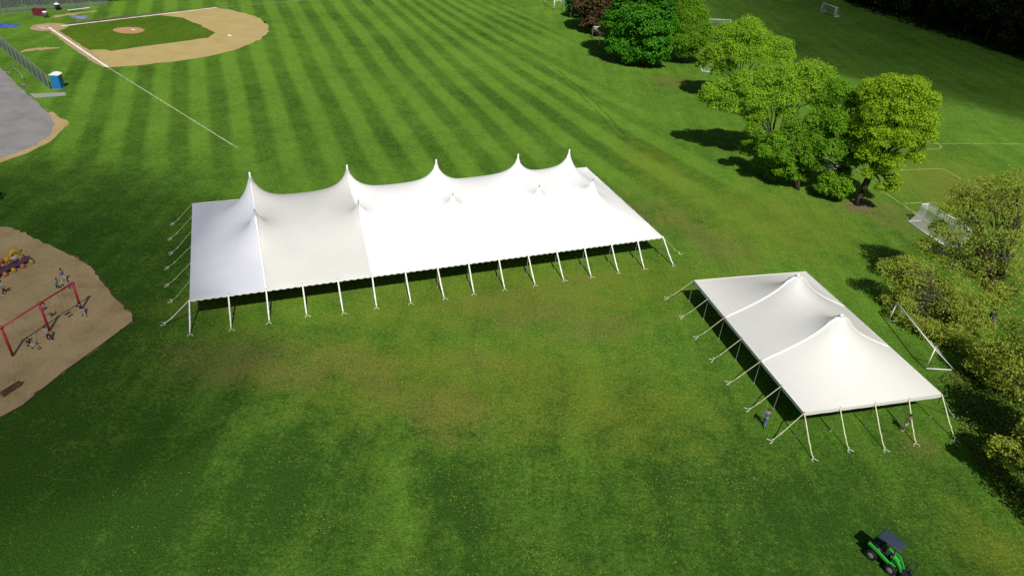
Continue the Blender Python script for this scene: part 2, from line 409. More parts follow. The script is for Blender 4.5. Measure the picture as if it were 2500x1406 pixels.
mb = MB(); c = G(560, 87.8); mb.box(c + Vector((0, 0, .06)), (.7, .55, .1), X=(1, .5, 0)); top(mb, 'base_bag', M_WHITE, 'white second base bag on the tan infield dirt', 'base')
mb = MB(); c = G(325.5, 74); mb.box(c + Vector((0, 0, .07)), (.8, .3, .08), X=(1, -.1, 0)); top(mb, 'pitching_rubber', M_WHITE, 'small white pitching plate on the round clay mound', 'pitching plate')
mb = MB(); c = G(121, 69)
mb.add([c + Vector((x, y, z)) for z in (z4, .06) for x, y in ((-.35, 0), (0, -.35), (.3, -.1), (.3, .35), (-.1, .35))], [(0, 1, 2, 3, 4)[::-1], (5, 6, 7, 8, 9), (0, 1, 6, 5), (1, 2, 7, 6), (2, 3, 8, 7), (3, 4, 9, 8), (4, 0, 5, 9)])
top(mb, 'home_plate', M_WHITE, 'white home plate in the round dirt cutout', 'home plate')

# asphalt, path, playground
far = [G(0, 165), G(40, 205), G(85, 246), G(122, 282), G(133, 303), G(122, 330), G(88, 353), G(40, 374), G(0, 387)]
sheet('bare_soil', smooth_poly([G(118, 275), G(140, 284), G(168, 300), G(150, 318), G(128, 342), G(80, 368), G(30, 388), G(0, 396), G(0, 380), G(80, 345)], 3), z1, M_SAND, .1, .8)
sheet('parking_lot', [G(0, 165) + Vector((-40, 25, 0))] + far + [G(0, 387) + Vector((-40, -4, 0))], z2, M_ASPH, .06, 1.0)
sheet('footpath', [G(72, 229.5), G(118, 228), G(160, 226), G(162, 234), G(110, 238), G(84, 240.5)], z3, M_CONC, .03, 1.0)
sheet('bare_soil', smooth_poly([G(52, 129), G(70, 120), G(105, 117), G(142, 117), (G(125, 121)), G(90, 124)], 3), z1, M_SAND, .25, .8)
sheet('bare_soil', smooth_poly([G(122, 41), G(155, 36), G(225, 28), G(228, 30), G(158, 40), G(130, 44)], 3), z1, M_SAND, .3, .8)
play = [(0, 553), (30, 556), (62, 570), (100, 590), (140, 607), (185, 626), (222, 650), (250, 685), (282, 728), (323, 766), (323, 786), (250, 840), (150, 912), (60, 985), (0, 1020)]
sheet('playground_chips', [G(0, 553) + Vector((-14, 6, 0))] + [G(*p) for p in play] + [G(0, 1020) + Vector((-14, -6, 0))], z2, M_MULCH, .1, .5)
sheet('bare_soil', smooth_poly([G(2060, 503), G(2085, 495), G(2118, 502), G(2130, 514), G(2095, 515), G(2068, 511)], 3), z1, soil_material('root_soil', (.10, .08, .04), (.17, .14, .07)), .3, .35)

M_TRACK = mat('flattened_dark_turf', (.030, .078, .008), .95, .35, .9)
for dxp in (0, 15):
    tp_ = [(1228 + dxp, 100 - dxp * .2), (1315 + dxp, 150 - dxp * .2), (1408 + dxp, 224 - dxp * .2), (1470 + dxp, 286 - dxp * .2), (1524 + dxp, 351 - dxp * .2)]
    for a, b in zip(tp_[:-1], tp_[1:]): line('wheel_track', G(*a), G(*b), .16, z1, M_TRACK, broken=.3)
# soccer field paint
def pl(pts, wd=.12, m=None, broken=0):
    for a, b in zip(pts[:-1], pts[1:]): line('field_line', G(*a), G(*b), wd, z1, m or M_LINE, broken=broken)
pl([(2156, 467), (2177, 482), (2244, 527), (2300, 566)], .13)
pl([(2205, 497), (2284, 494.5), (2288, 498)], .12)
pl([(2194, 415.5), (2302, 412), (2346, 437)], .12)
pl([(2215, 351.5), (2345, 351), (2500, 352)], .12)
pl([(2233, 355), (2250, 361), (2270, 364.5), (2285, 365), (2296, 362), (2298, 357), (2290, 351.5)], .14)
pl([(2290, 287), (2390, 289), (2500, 293)], .12, M_LINE2, .15)
pl([(2035, 169), (2200, 177), (2350, 183), (2500, 191)], .14, M_LINE2, .2)
pl([(2250, 187.5), (2400, 192), (2500, 199)], .14, M_LINE2, .4)
pl([(2010, 103), (2080, 136), (2200, 186)], .14, M_LINE2, .3)
pl([(2035, 101), (2130, 140), (2208, 177)], .14, M_LINE2, .3)
pl([(2300, 222), (2370, 254), (2440, 288)], .14, M_LINE2, .3)
pl([(2305, 237), (2370, 266), (2415, 289)], .14, M_LINE2, .4)
pl([(1900, 98), (2010, 103), (2240, 113)], .14, M_LINE2, .5)
pl([(1962, 338), (2025, 372), (2080, 405), (2140, 452)], .13, M_LINE)

# ------------------------------------------------------------------ tents
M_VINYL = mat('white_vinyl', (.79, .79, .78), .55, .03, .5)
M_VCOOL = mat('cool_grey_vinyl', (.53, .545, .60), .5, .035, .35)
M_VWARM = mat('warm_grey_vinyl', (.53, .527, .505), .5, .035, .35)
M_SEAM = mat('seam_webbing', (.82, .82, .80), .6, .05, 2)
M_STRAP = mat('white_strap', (.74, .74, .71), .7, .1, 3)
M_STRAPY = mat('cream_strap', (.52, .53, .34), .7, .12, 3)
M_POLE = mat('aluminium_pole', (.42, .42, .43), .35, .08, 3, metal=.6)
M_STAKE = mat('stake_and_rope_ends', (.60, .60, .50), .7, .2, 8)
M_IVORY = mat('ivory_vinyl', (.60, .595, .565), .5, .02, .5)
M_IVORYB = mat('pale_ivory_vinyl', (.645, .64, .61), .5, .02, .5)
M_IVORYC = mat('soft_ivory_vinyl', (.57, .567, .545), .5, .02, .5)

def membrane(nx, ny, eave, pins, seams, ridge, wseam, wridge, ridge_span, its=5000):
    """stretched cloth over a rectangular eave held up by poles: weighted relaxation"""
    z = np.full((nx + 1, ny + 1), eave + 1.6); z[0, :] = z[-1, :] = eave; z[:, 0] = z[:, -1] = eave
    wx = np.ones_like(z); wy = np.ones_like(z)
    for i in seams: wy[i, :] = wseam
    for j in ridge: wx[ridge_span[0]:ridge_span[1], j] = wridge
    I = np.array([p[0] for p in pins]); J = np.array([p[1] for p in pins]); Z = np.array([p[2] for p in pins])
    a, b = wx[1:-1, 1:-1], wy[1:-1, 1:-1]; den = 2 * (a + b)
    for _ in range(its):
        z[I, J] = Z
        z[1:-1, 1:-1] = z[1:-1, 1:-1] * -.0 + (a * (z[2:, 1:-1] + z[:-2, 1:-1]) + b * (z[1:-1, 2:] + z[1:-1, :-2])) / den
    z[I, J] = Z
    return z

class Tent:
    def __init__(s, org, ang, length, width, eave):
        s.o = Vector((org[0], org[1], 0)); s.u = Vector((math.cos(ang), math.sin(ang), 0)); s.n = Vector((-s.u.y, s.u.x, 0))
        s.L, s.W, s.e = length, width, eave
    def P(s, a, b, z): return s.o + s.u * a + s.n * b + Vector((0, 0, z))

def canopy_piece(T, z, dx, dy, i0, i1, m, name, root, label=None):
    mb = MB(); ny = z.shape[1]
    for i in range(i0, i1 + 1):
        for j in range(ny): mb.v.append(tuple(T.P(i * dx, j * dy, z[i, j])))
    n = i1 - i0
    for i in range(n):
        for j in range(ny - 1):
            a = i * ny + j; mb.f.append((a, a + ny, a + ny + 1, a + 1))
    o = mb.build(name, m, root, smooth=True)
    if label: o['label'] = label
    return o
def valance(T, pa, pb, eave, drop, scal, period, m, root):
    pa, pb = Vector(pa), Vector(pb); L_ = (pb - pa).length; n = int(L_ / .1); d = (pb - pa) / n; mb = MB()
    out = (pb - pa).normalized().cross(Vector((0, 0, 1))) * .012
    for k in range(n + 1):
        p = pa + d * k; x = k * L_ / n
        mb.v.append(tuple(p + out)); mb.v.append(tuple(p + out * 2 - Vector((0, 0, drop + scal * abs(math.sin(math.pi * x / period))))))
    for k in range(n): mb.f.append((2 * k, 2 * k + 1, 2 * k + 3, 2 * k + 2))
    return mb.build('valance', m, root)
def guy(T, a, b, root, m, wide=.07, kink=True, nm='guy_strap'):
    """ratchet strap from the eave ring to its stake, slack tail at the foot"""
    a, b = Vector(a), Vector(b); mb = MB()
    mid = a.lerp(b, .72); d = (b - a).normalized(); side = Vector((-d.y, d.x, 0)).normalized()
    mb.tube([a, a.lerp(b, .35), mid - Vector((0, 0, .03))], wide * .5, 5, flat=.5)
    mb.box(mid, (.26, wide * 1.3, .09), X=d)
    mb.tube([mid - Vector((0, 0, .02)), b + Vector((0, 0, .12))], wide * .42, 5, flat=.5)
    o = mb.build(nm, m, root)
    sk = MB(); f = Vector((d.x, d.y, 0)).normalized()
    sk.tube([b + Vector((0, 0, -.1)), b + Vector((0, 0, .2)) - f * .02], .035, 6)
    sk.lathe(b + Vector((0, 0, .19)), [(.05, 0), (.055, .03), (.03, .045)], n=8)
    t1 = b + Vector((0, 0, .03)); s1 = random.choice((-1, 1))
    sk.tube([t1, t1 + f * .18 + side * .16 * s1, t1 + f * .34 + side * .12 * s1], .026, 5)
    sk.tube([t1, t1 + f * .12 - side * .18 * s1, t1 + f * .30 - side * .30 * s1], .026, 5)
    so = sk.build('stake', M_STAKE, root)
    return o
def pole(T, a, z, root, rad=.035, base=True):
    mb = MB(); mb.tube([Vector((a.x, a.y, 0)), Vector((a.x, a.y, z + .10))], rad, 8)
    mb.lathe(Vector((a.x, a.y, z + .1)), [(rad * .4, 0), (rad * .4, .08)], n=6)
    mb.box((a.x, a.y, .02), (.16, .16, .03))
    return mb.build('side_pole', M_POLE, root)

# --- long tent: 150 x 60 ft, two rows of five centre poles
TB = Tent((-26.909, 47.057), .3947, 45.9, 18.7, 2.27)
big = thing('pole_tent', 'very long bright white pole tent with two rows of tall pointed peaks and scalloped edge', 'tent', TB.P(23, 9.3, 0))
dx = .3048 * .5 * 2; nxb = 150; nyb = 60; dxb = TB.L / nxb; dyb = TB.W / nyb
pins = []; seams = [20, 50, 80, 110, 130]; jr, jf = 38, 18
hr = [8.0, 7.95, 7.75, 7.6, 7.65]; hf = [7.15, 7.05, 6.8, 6.75, 6.85]
for k, i in enumerate(seams):
    pins += [(i, jr, hr[k]), (i, jf, hf[k])]
    # cloth gathered to the collar round each pole
    for (j, h) in ((jr, hr[k]), (jf, hf[k])):
        c1 = .85 if j == jr else .5
        pins += [(i + a, j + b, h - c1 - (.25 if a and b else 0)) for a in (-1, 0, 1) for b in (-1, 0, 1) if a or b]
zb = membrane(nxb, nyb, TB.e, pins, seams, (jr, jf), 2.2, 1.3, (20, 131))
for k, i in enumerate(range(0, 151)):
    s_ = abs(math.sin(math.pi * i / 10)); zb[i, 0] -= .07 * s_; zb[i, -1] -= .07 * s_
for j in range(0, 61):
    s_ = abs(math.sin(math.pi * j / 10)); zb[0, j] -= .07 * s_; zb[-1, j] -= .07 * s_
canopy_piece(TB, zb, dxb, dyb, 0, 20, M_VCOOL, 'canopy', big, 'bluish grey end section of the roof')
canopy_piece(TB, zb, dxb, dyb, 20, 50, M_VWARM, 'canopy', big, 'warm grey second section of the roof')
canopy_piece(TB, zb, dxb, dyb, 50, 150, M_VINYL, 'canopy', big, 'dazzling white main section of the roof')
def seamline(T, z, dx, dy, i, j0, j1, root, m, rad=.07):
    mb = MB(); pts = [T.P(i * dx, j * dy, z[i, j] + .03) for j in range(j0, j1 + 1)]
    mb.tube(pts, rad, 6, flat=.5); return mb.build('seam', m, root, smooth=True)
for k, i in enumerate(seams):
    seamline(TB, zb, dxb, dyb, i, 0, jf - 1 if k < 2 else jf - 1, big, M_SEAM, .10 if k == 0 else .045)
    if k < 2: seamline(TB, zb, dxb, dyb, i, jf + 1, jr - 1, big, M_SEAM, .06)
    for j, h in ((jr, hr[k]), (jf, hf[k])):
        mb = MB(); b = TB.P(i * dxb, j * dyb, h - .9)
        mb.lathe(b, [(.20, .05), (.13, .3), (.10, .6), (.09, 1.0), (.07, 1.06)] if j == jr else [(.10, .5), (.05, .75), (.035, 1.0), (.03, 1.02)], n=12)
        mb.build('peak_collar', M_SEAM, big, smooth=True)
        mb = MB(); mb.tube([TB.P(i * dxb, j * dyb, 0), TB.P(i * dxb, j * dyb, h + .12)], .06, 8); mb.build('centre_pole', M_POLE, big)
for a, b in ((TB.P(0, 0, TB.e), TB.P(TB.L, 0, TB.e)), (TB.P(TB.L, 0, TB.e), TB.P(TB.L, TB.W, TB.e)), (TB.P(TB.L, TB.W, TB.e), TB.P(0, TB.W, TB.e)), (TB.P(0, TB.W, TB.e), TB.P(0, 0, TB.e))):
    valance(TB, a, b, TB.e, .10, .09, .61, M_VINYL, big)
fs = [(464, 816), (564.5, 803.7), (658, 787), (749, 770), (838, 764), (919.5, 751), (1003, 740), (1084, 728.5), (1157, 717), (1232, 706), (1306, 696), (1375.6, 684), (1442.5, 676), (1509.4, 666), (1572, 656), (1643, 648)]
for i, p in enumerate(fs):
    e = TB.P(i * TB.L / 15, 0, TB.e)
    pole(TB, e, TB.e, big); guy(TB, e + Vector((0, 0, .02)), G(*p), big, M_STRAP, .13)
ls = [(420, 737), (411, 697), (411, 655), (421, 619), (418, 584), (424, 548)]
for j in range(1, 7):
    e = TB.P(0, j * TB.W / 6, TB.e)
    pole(TB, e, TB.e, big); guy(TB, e, G(*ls[j - 1]), big, M_STRAPY, .075)
guy(TB, TB.P(0, 0, TB.e), G(403, 792), big, M_STRAP, .12)
guy(TB, TB.P(TB.L, 0, TB.e), G(1657, 620), big, M_STRAPY, .08)
for j in range(1, 7):
    e = TB.P(TB.L, j * TB.W / 6, TB.e); pole(TB, e, TB.e, big); guy(TB, e, TB.P(TB.L + 2.2, j * TB.W / 6, 0), big, M_STRAPY, .075)
for i in range(1, 15):
    e = TB.P(i * TB.L / 15, TB.W, TB.e); pole(TB, e, TB.e, big); guy(TB, e, TB.P(i * TB.L / 15, TB.W + 2.0, 0), big, M_STRAPY, .075)

# --- smaller tent: 60 x 40 ft, two centre poles
TS = Tent((22.1026, 38.5589), .2736 + math.pi / 2, 18.288, -12.192, 2.33)
TS.n = Vector((-math.cos(.2736 + math.pi), -math.sin(.2736 + math.pi), 0)); TS.W = 12.192
small = thing('pole_tent', 'smaller ivory pole tent with two low peaks between the long tent and the trees', 'tent', TS.P(9, 6, 0))
nxs, nys = 60, 40; dxs = TS.L / nxs; dys = TS.W / nys
pins = []
for i in (20, 40):
    pins.append((i, 20, 6.3)); pins += [(i + a, 20 + b, 6.06 - (.08 if a and b else 0)) for a in (-1, 0, 1) for b in (-1, 0, 1) if a or b]
pins += [(i, 20 + b, 6.06 - .2 * (abs(b) - 1)) for i in (20, 40) for b in (-3, -2, 2, 3)] + [(i + a, 20, 5.80) for i in (20, 40) for a in (-2, 2)]
pins = [(a, b, z - .05 * (b != 20 or a not in (20, 40))) for a, b, z in pins] + [(i + a, 20 + b, 5.7 - .08 * abs(b)) for i in (20, 40) for a in (-2, 2) for b in (-1, 1)]
zs = membrane(nxs, nys, TS.e, pins, (20, 40), (20,), 4.0, 1.6, (20, 41), 3500)
for (k0, k1, m, lb) in ((0, 20, M_IVORYB, 'near roof section, cleanest white'), (20, 40, M_IVORYC, 'middle roof section, slightly greyer'), (40, 60, M_IVORY, 'far roof section')):
    canopy_piece(TS, zs, dxs, dys, k0, k1, m, 'canopy', small, lb)
for i in (20, 40):
    seamline(TS, zs, dxs, dys, i, 0, 19, small, M_SEAM, .11); seamline(TS, zs, dxs, dys, i, 21, 40, small, M_SEAM, .09)
    mb = MB(); mb.lathe(TS.P(i * dxs, 20 * dys, 5.95), [(.20, .18), (.13, .30), (.08, .37), (.03, .39)], n=12); mb.build('peak_collar', M_SEAM, small, smooth=True)
    mb = MB(); mb.tube([TS.P(i * dxs, 20 * dys, 0), TS.P(i * dxs, 20 * dys, 6.28)], .05, 8); mb.build('centre_pole', M_POLE, small)
cs = [TS.P(0, 0, TS.e), TS.P(TS.L, 0, TS.e), TS.P(TS.L, TS.W, TS.e), TS.P(0, TS.W, TS.e)]
for k in range(4):
    a, b = cs[k], cs[(k + 1) % 4]
    valance(TS, b, a, TS.e, .24, .02, 1.52, M_IVORYB, small)
    mb = MB(); mb.tube([a + Vector((0, 0, .02)), b + Vector((0, 0, .02))], .035, 6); mb.build('edge_roll', M_IVORYB, small, smooth=True)
lft = [(1885, 1077), (1829, 1001), (1781, 936), (1740.5, 879), (1701.7, 825), (1666.6, 775), (1629.6, 730)]
frt = [(1983, 1119), (2070, 1097), (2158, 1097), (2234, 1082), (2330, 1073)]
for i in range(7):
    e = TS.P(i * TS.L / 6, 0, TS.e)
    guy(TS, e, G(*lft[i]), small, M_STRAPY, .09)
    pole(TS, e, TS.e, small, .028)
for j in range(5):
    e = TS.P(0, j * TS.W / 4, TS.e)
    guy(TS, e, G(*frt[j]), small, M_STRAPY, .09)
    if j: pole(TS, e, TS.e, small, .028)
guy(TS, TS.P(0, TS.W, TS.e), G(2325, 1016), small, M_STRAPY, .08)
for i in range(1, 7):
    e = TS.P(i * TS.L / 6, TS.W, TS.e); pole(TS, e, TS.e, small, .028); guy(TS, e, TS.P(i * TS.L / 6, TS.W + 2.2, 0), small, M_STRAPY, .08)
for j in range(1, 4):
    e = TS.P(TS.L, j * TS.W / 4, TS.e); pole(TS, e, TS.e, small, .028); guy(TS, e, TS.P(TS.L + 2.2, j * TS.W / 4, 0), small, M_STRAPY, .08)

# ------------------------------------------------------------------ goals
M_GOAL = mat('white_goal_tube', (.72, .72, .70), .4, .08, 3)
def net_material():
    m, N, L, B = newmat('goal_net'); g = NG(m)
    P = N.new('ShaderNodeTexCoord').outputs['Object']
    s = N.new('ShaderNodeSeparateXYZ'); L.new(P, s.inputs[0])
    def lines(a):
        f = g.m('FRACT', g.m('MULTIPLY', a, 7.0)); return g.m('LESS_THAN', g.m('ABSOLUTE', g.m('SUBTRACT', f, .5)), .09)
    on = g.m('MAXIMUM', lines(g.m('ADD', s.outputs[0], s.outputs[1])), g.m('MAXIMUM', lines(g.m('SUBTRACT', s.outputs[0], s.outputs[1])), lines(s.outputs[2])))
    B.inputs['Base Color'].default_value = (.5, .5, .48, 1)
    L.new(on, B.inputs['Alpha']); return m
M_NET = net_material()
def goal(name, pl_, pr_, depth, h, label, net=True, td=.8, base_front=False, rad=.055, cat='goal', side_tri=False):
    """pl_, pr_: feet of the two posts; depth: vector to the rear ground bar; td: length of the top arms"""
    pl_, pr_ = Vector(pl_), Vector(pr_); up = Vector((0, 0, h)); D = Vector(depth); dn = D.normalized()
    r = thing(name, label, cat, (pl_ + pr_) / 2)
    for p in (pl_, pr_):
        MB().tube([p, p + up], rad, 8).build('post', M_GOAL, r, True)
    MB().tube([pl_ + up, pr_ + up], rad, 8).build('crossbar', M_GOAL, r, True)
    gz = Vector((0, 0, .05))
    mb = MB()
    for p in (pl_, pr_): mb.tube([p + gz, p + D + gz], rad * .9, 6)
    mb.tube([pl_ + D + gz, pr_ + D + gz], rad * .9, 6)
    mb.build('base_frame', M_GOAL, r, True)
    if side_tri:
        for p in (pl_, pr_): MB().tube([p + up, p + D + gz], rad * .7, 6).build('stay', M_GOAL, r, True)
    elif td:
        for p in (pl_, pr_): MB().tube([p + up, p + up + dn * td], rad * .8, 6).build('top_arm', M_GOAL, r, True)
    if net:
        mb = MB(); n = 8; prof = []
        t0 = up + dn * (td if not side_tri else 0)
        for k in range(n + 1):
            t = k / n; q = t0.lerp(D + gz, t); q = q - dn * (math.sin(math.pi * t) * .28 * (D.length - td)) - Vector((0, 0, math.sin(math.pi * t) * .12)); prof.append(q)
        prof = ([up * .985] if td else []) + prof
        m_ = 16
        for i in range(m_ + 1):
            b = pl_.lerp(pr_, i / m_)
            for q in prof: mb.v.append(tuple(b + q))
        k = len(prof)
        for i in range(m_):
            for j in range(k - 1): a = i * k + j; mb.f.append((a, a + 1, a + k + 1, a + k))
        for b in (pl_, pr_):
            idx = len(mb.v); mb.v += [tuple(b + gz)] + [tuple(b + q) for q in prof]
            for j in range(k - 1): mb.f.append((idx, idx + 1 + j, idx + 2 + j))
        mb.build('net', M_NET, r, True)
    return r
a, b = G(2251, 539), G(2353, 603)
goal('soccer_goal', a, b, (G(2216, 542) - a), 2.3, 'full size white soccer goal with grey net standing on the painted goal line', td=1.1, rad=.085)
a, b = G(2169.6, 784), G(2259, 900)
goal('soccer_goal', a, b, ((G(2233.4, 788) - a) + (G(2329, 904) - b)) / 2, 2.15, 'white triangular sided goal without a net behind the ivory tent', net=False, td=0, side_tri=True, rad=.055)
a, b = G(1779, 74.5), G(1727, 72)
goal('soccer_goal', a, b, Vector((1.0, 2.6, 0)), 2.4, 'distant white goal half hidden behind the dense green tree', td=.8, rad=.09)
a, b = G(2003, 31), G(2035, 42)
goal('soccer_goal', a, b, (G(2050, 41.5) - b), 2.5, 'farthest white goal near the edge of the dark wood', td=.9, rad=.09)
a, b = G(1975, 369), G(2045, 414)
goal('soccer_goal', a, b, (G(1941, 369) - a), 2.3, 'white goal mostly hidden under the row of leafy trees', td=1.1, rad=.08)
a, b = G(1741, 158), G(1756, 180)
goal('soccer_goal', a, b, (G(1702, 153.5) - a), 2.2, 'white goal base showing at the left foot of the first lime green tree', td=.8, rad=.08)
FR = 'folded white goal frames by the dark trees'
def frame(bl, br, h, label, armd):
    bl, br = Vector(bl), Vector(br); r = thing('goal_frame', label, 'goal frame', (bl + br) / 2, FR); up = Vector((0, 0, h))
    for p in (bl, br):
        MB().tube([p, p + up], .11, 8).build('post', M_GOAL, r, True)
        mb = MB(); mb.tube([p + up, p + up + armd], .09, 6); mb.tube([p + up * .78, p + up + armd * .95], .06, 6); mb.build('arm', M_GOAL, r, True)
    MB().tube([bl + up, br + up], .11, 8).build('crossbar', M_GOAL, r, True)
    return r
frame(G(1445, 94), G(1462, 111), 2.5, 'white goal frame standing alone at the foot of the dark purple tree', Vector((1.3, .2, 0)))
frame(G(1330, 12), G(1352, 26), 2.6, 'white goal frame farthest from the dark purple tree, at the top edge', Vector((1.3, .2, 0)))
frame(G(1372, 27), G(1393, 44), 2.6, 'white goal frame partly hidden by the small dark green tree', Vector((-1.2, .1, 0)))

# ------------------------------------------------------------------ things by the diamond
M_RAIL = mat('galvanised_rail', (.30, .33, .32), .5, .1, 3, metal=.3)
def chain_material():
    m, N, L, B = newmat('chain_link'); g = NG(m)
    P = N.new('ShaderNodeTexCoord').outputs['Object']
    s = N.new('ShaderNodeSeparateXYZ'); L.new(P, s.inputs[0])
    hz = g.m('ADD', g.m('MULTIPLY', s.outputs[0], .6), g.m('MULTIPLY', s.outputs[1], -.8))
    def lines(a):
        f = g.m('FRACT', g.m('MULTIPLY', a, 11.0)); return g.m('LESS_THAN', g.m('ABSOLUTE', g.m('SUBTRACT', f, .5)), .13)
    on = g.m('MAXIMUM', lines(g.m('ADD', hz, s.outputs[2])), lines(g.m('SUBTRACT', hz, s.outputs[2])))
    B.inputs['Base Color'].default_value = (.16, .19, .18, 1); B.inputs['Roughness'].default_value = .6
    L.new(on, B.inputs['Alpha']); return m
M_CHAIN = chain_material()
def fence(pts, h, label, step=3.0, midrail=False):
    pts = [Vector(p) for p in pts]; r = thing('chain_link_fence', label, 'fence', pts[0].lerp(pts[-1], .5))
    rails = MB(); mesh = MB()
    for p, q in zip(pts[:-1], pts[1:]):
        n = max(1, round((q - p).length / step))
        for k in range(n + 1):
            if k == n and q is not pts[-1]: continue
            b = p.lerp(q, k / n); MB().tube([b, b + Vector((0, 0, h + .05))], .045, 6).build('fence_post', M_RAIL, r)
        rails.tube([p + Vector((0, 0, h)), q + Vector((0, 0, h))], .04, 6); rails.tube([p + Vector((0, 0, .08)), q + Vector((0, 0, .08))], .02, 4)
        mesh.add([p, q, q + Vector((0, 0, h)), p + Vector((0, 0, h))], [(0, 1, 2, 3)])
        mesh.add([p + Vector((.03, .03, 0)), q + Vector((.03, .03, 0)), q + Vector((.03, .03, h)), p + Vector((.03, .03, h))], [(0, 1, 2, 3)])
    rails.build('rail', M_RAIL, r); mesh.build('wire_mesh', M_CHAIN, r)
    return r
e0 = G(122, 219); e1 = G(0, 116)
fence([e0, e1, e1 + (e1 - e0).normalized() * 14], 2.35, 'grey chain link fence running beside the paved lot to the blue portable toilet')
fence([G(104, 27), G(180, 20), G(262, 13)], 2.2, 'chain link dugout fence behind the aluminium bench')
fence([G(18, 33), G(60, 30), G(104, 27)], 3.6, 'tall dark backstop fence behind home plate')
fence([G(-60, 38), G(18, 33)], 3.6, 'dark backstop fence wing at the far left corner')
# portable toilet
M_BLUE = mat('blue_plastic', (.012, .16, .40), .45, .08, 2, spec=.5)
M_NAVY = mat('dark_blue_trim', (.02, .025, .10), .5, .05, 2)
M_GREYP = mat('grey_plastic', (.17, .18, .18), .5, .08, 2)
c = G(140, 218); X0 = Vector((1, .12, 0)).normalized(); Y0 = Vector((-X0.y, X0.x, 0)); c = c + Y0 * .6
r = thing('portable_toilet', 'bright blue portable toilet with a white roof at the end of the chain link fence', 'toilet', c)
mb = MB(); mb.box(c + Vector((0, 0, 1.06)), (1.25, 1.25, 2.0), X=X0)
for k in range(-2, 3): mb.box(c + X0 * (k * .26) - Y0 * .635 + Vector((0, 0, 1.06)), (.09, .05, 1.8), X=X0)
mb.build('cabin', M_BLUE, r)
mb = MB(); mb.box(c + Vector((0, 0, .03)), (1.35, 1.35, .07), X=X0); mb.build('base', M_GREYP, r)
mb = MB(); hw = [(-.72, 2.08), (-.5, 2.26), (0, 2.34), (.5, 2.26), (.72, 2.08)]
for s_ in (-.70, .70):
    for x, z in hw: mb.v.append(tuple(c + X0 * x + Y0 * s_ + Vector((0, 0, z))))
for k in range(4): mb.f.append((k, k + 1, k + 6, k + 5))
mb.f += [(0, 5, 9, 4), (4, 3, 2, 1, 0), (5, 6, 7, 8, 9)]
mb.build('roof', M_WHITE, r)
mb = MB(); mb.box(c + Y0 * .66 + Vector((0, 0, 1.05)), (.8, .05, 1.8), X=X0); mb.build('door', M_NAVY, r)
mb = MB(); mb.box(c - X0 * .66 + Vector((0, 0, 1.06)), (.04, 1.2, 2.0), X=X0); mb.build('side_panel', M_GREYP, r)
# bent pipe barrier, kerb rocks
mb = MB(); a = G(33, 173.5); b = G(58, 197); mb.tube([a, a + Vector((0, 0, .55)), a.lerp(b, .08) + Vector((0, 0, .75)), a.lerp(b, .7) + Vector((0, 0, .75)), b + Vector((0, 0, .55)), b], .055, 8)
top(mb, 'pipe_barrier', M_RAIL, 'low bent grey pipe barrier on the grass beside the paved lot', 'barrier', smooth=True)
M_ROCK = mat('field_rock', (.16, .12, .09), .9, .3, 3, bump=.5, bscale=6)
for (px, py, s_, lb) in ((22, 179, .45, 'tan rock beside the bent pipe barrier'), (57, 209, .5, 'dark rock at the edge of the paved lot'), (67, 212, .32, 'small tan rock just right of the dark rock by the lot')):
    mb = MB(); mb.ell(G(px, py, .12), (s_, s_ * .6, .28), n=9, m=6)
    mb.v = [(v[0] + random.gauss(0, .05), v[1] + random.gauss(0, .05), max(-.05, v[2] + random.gauss(0, .04))) for v in mb.v]
    top(mb, 'rock', M_ROCK, lb, 'rock')
# red equipment box, post box, bench, rolled tarpaulins
M_RED = mat('faded_red_paint', (.13, .018, .028), .6, .15, 2)
c = G(94, 39.5)
r = thing('equipment_box', 'dark red equipment box in the shade of the backstop', 'box', c)
mb = MB(); mb.box(c + Vector((0, .6, .62)), (2.3, 1.1, 1.2)); mb.build('body', M_RED, r)
mb = MB(); mb.box(c + Vector((0, .6, 1.26)), (2.4, 1.2, .08)); mb.build('lid', M_RED, r)
c = G(112.5, 43)
r = thing('litter_bin', 'small grey bin with a white lid right of the red equipment box', 'bin', c)
mb = MB(); mb.lathe(c, [(.38, 0), (.45, .9), (.46, 1.0)], n=14); mb.build('barrel', M_GREYP, r, True)
mb = MB(); mb.lathe(c + Vector((0, 0, 1.0)), [(.48, 0), (.46, .1), (.25, .18), (.02, .2)], n=14); mb.build('lid', M_WHITE, r, True)
c = G(142, 25)
r = thing('litter_bin', 'dark blue bin with a bright white lid standing behind the dugout fence', 'bin', c)
mb = MB(); mb.lathe(c, [(.4, 0), (.5, 1.0), (.5, 1.1)], n=14); mb.build('barrel', M_NAVY, r, True)
mb = MB(); mb.lathe(c + Vector((0, 0, 1.1)), [(.55, 0), (.5, .16), (.2, .3), (.02, .32)], n=14); mb.build('lid', M_WHITE, r, True)
a, b = G(167, 31.5), G(220, 25)
r = thing('team_bench', 'long pale aluminium team bench along the dugout fence', 'bench', (a + b) / 2)
d_ = (b - a).normalized()
mb = MB(); mb.box((a + b) / 2 + Vector((0, 0, .47)), ((b - a).length, .34, .07), X=d_); mb.build('seat', M_WHITE, r)
for t in (.05, .35, .65, .95):
    p = a.lerp(b, t); mb = MB(); mb.box(p + Vector((0, 0, .22)), (.08, .28, .44), X=d_); mb.build('leg', M_RAIL, r)
M_TARP = mat('blue_tarpaulin', (.055, .10, .30), .5, .5, .9, bump=.9, bscale=3)
M_TARP2 = mat('pale_blue_tarpaulin', (.16, .20, .30), .5, .5, .9, bump=.9, bscale=3)
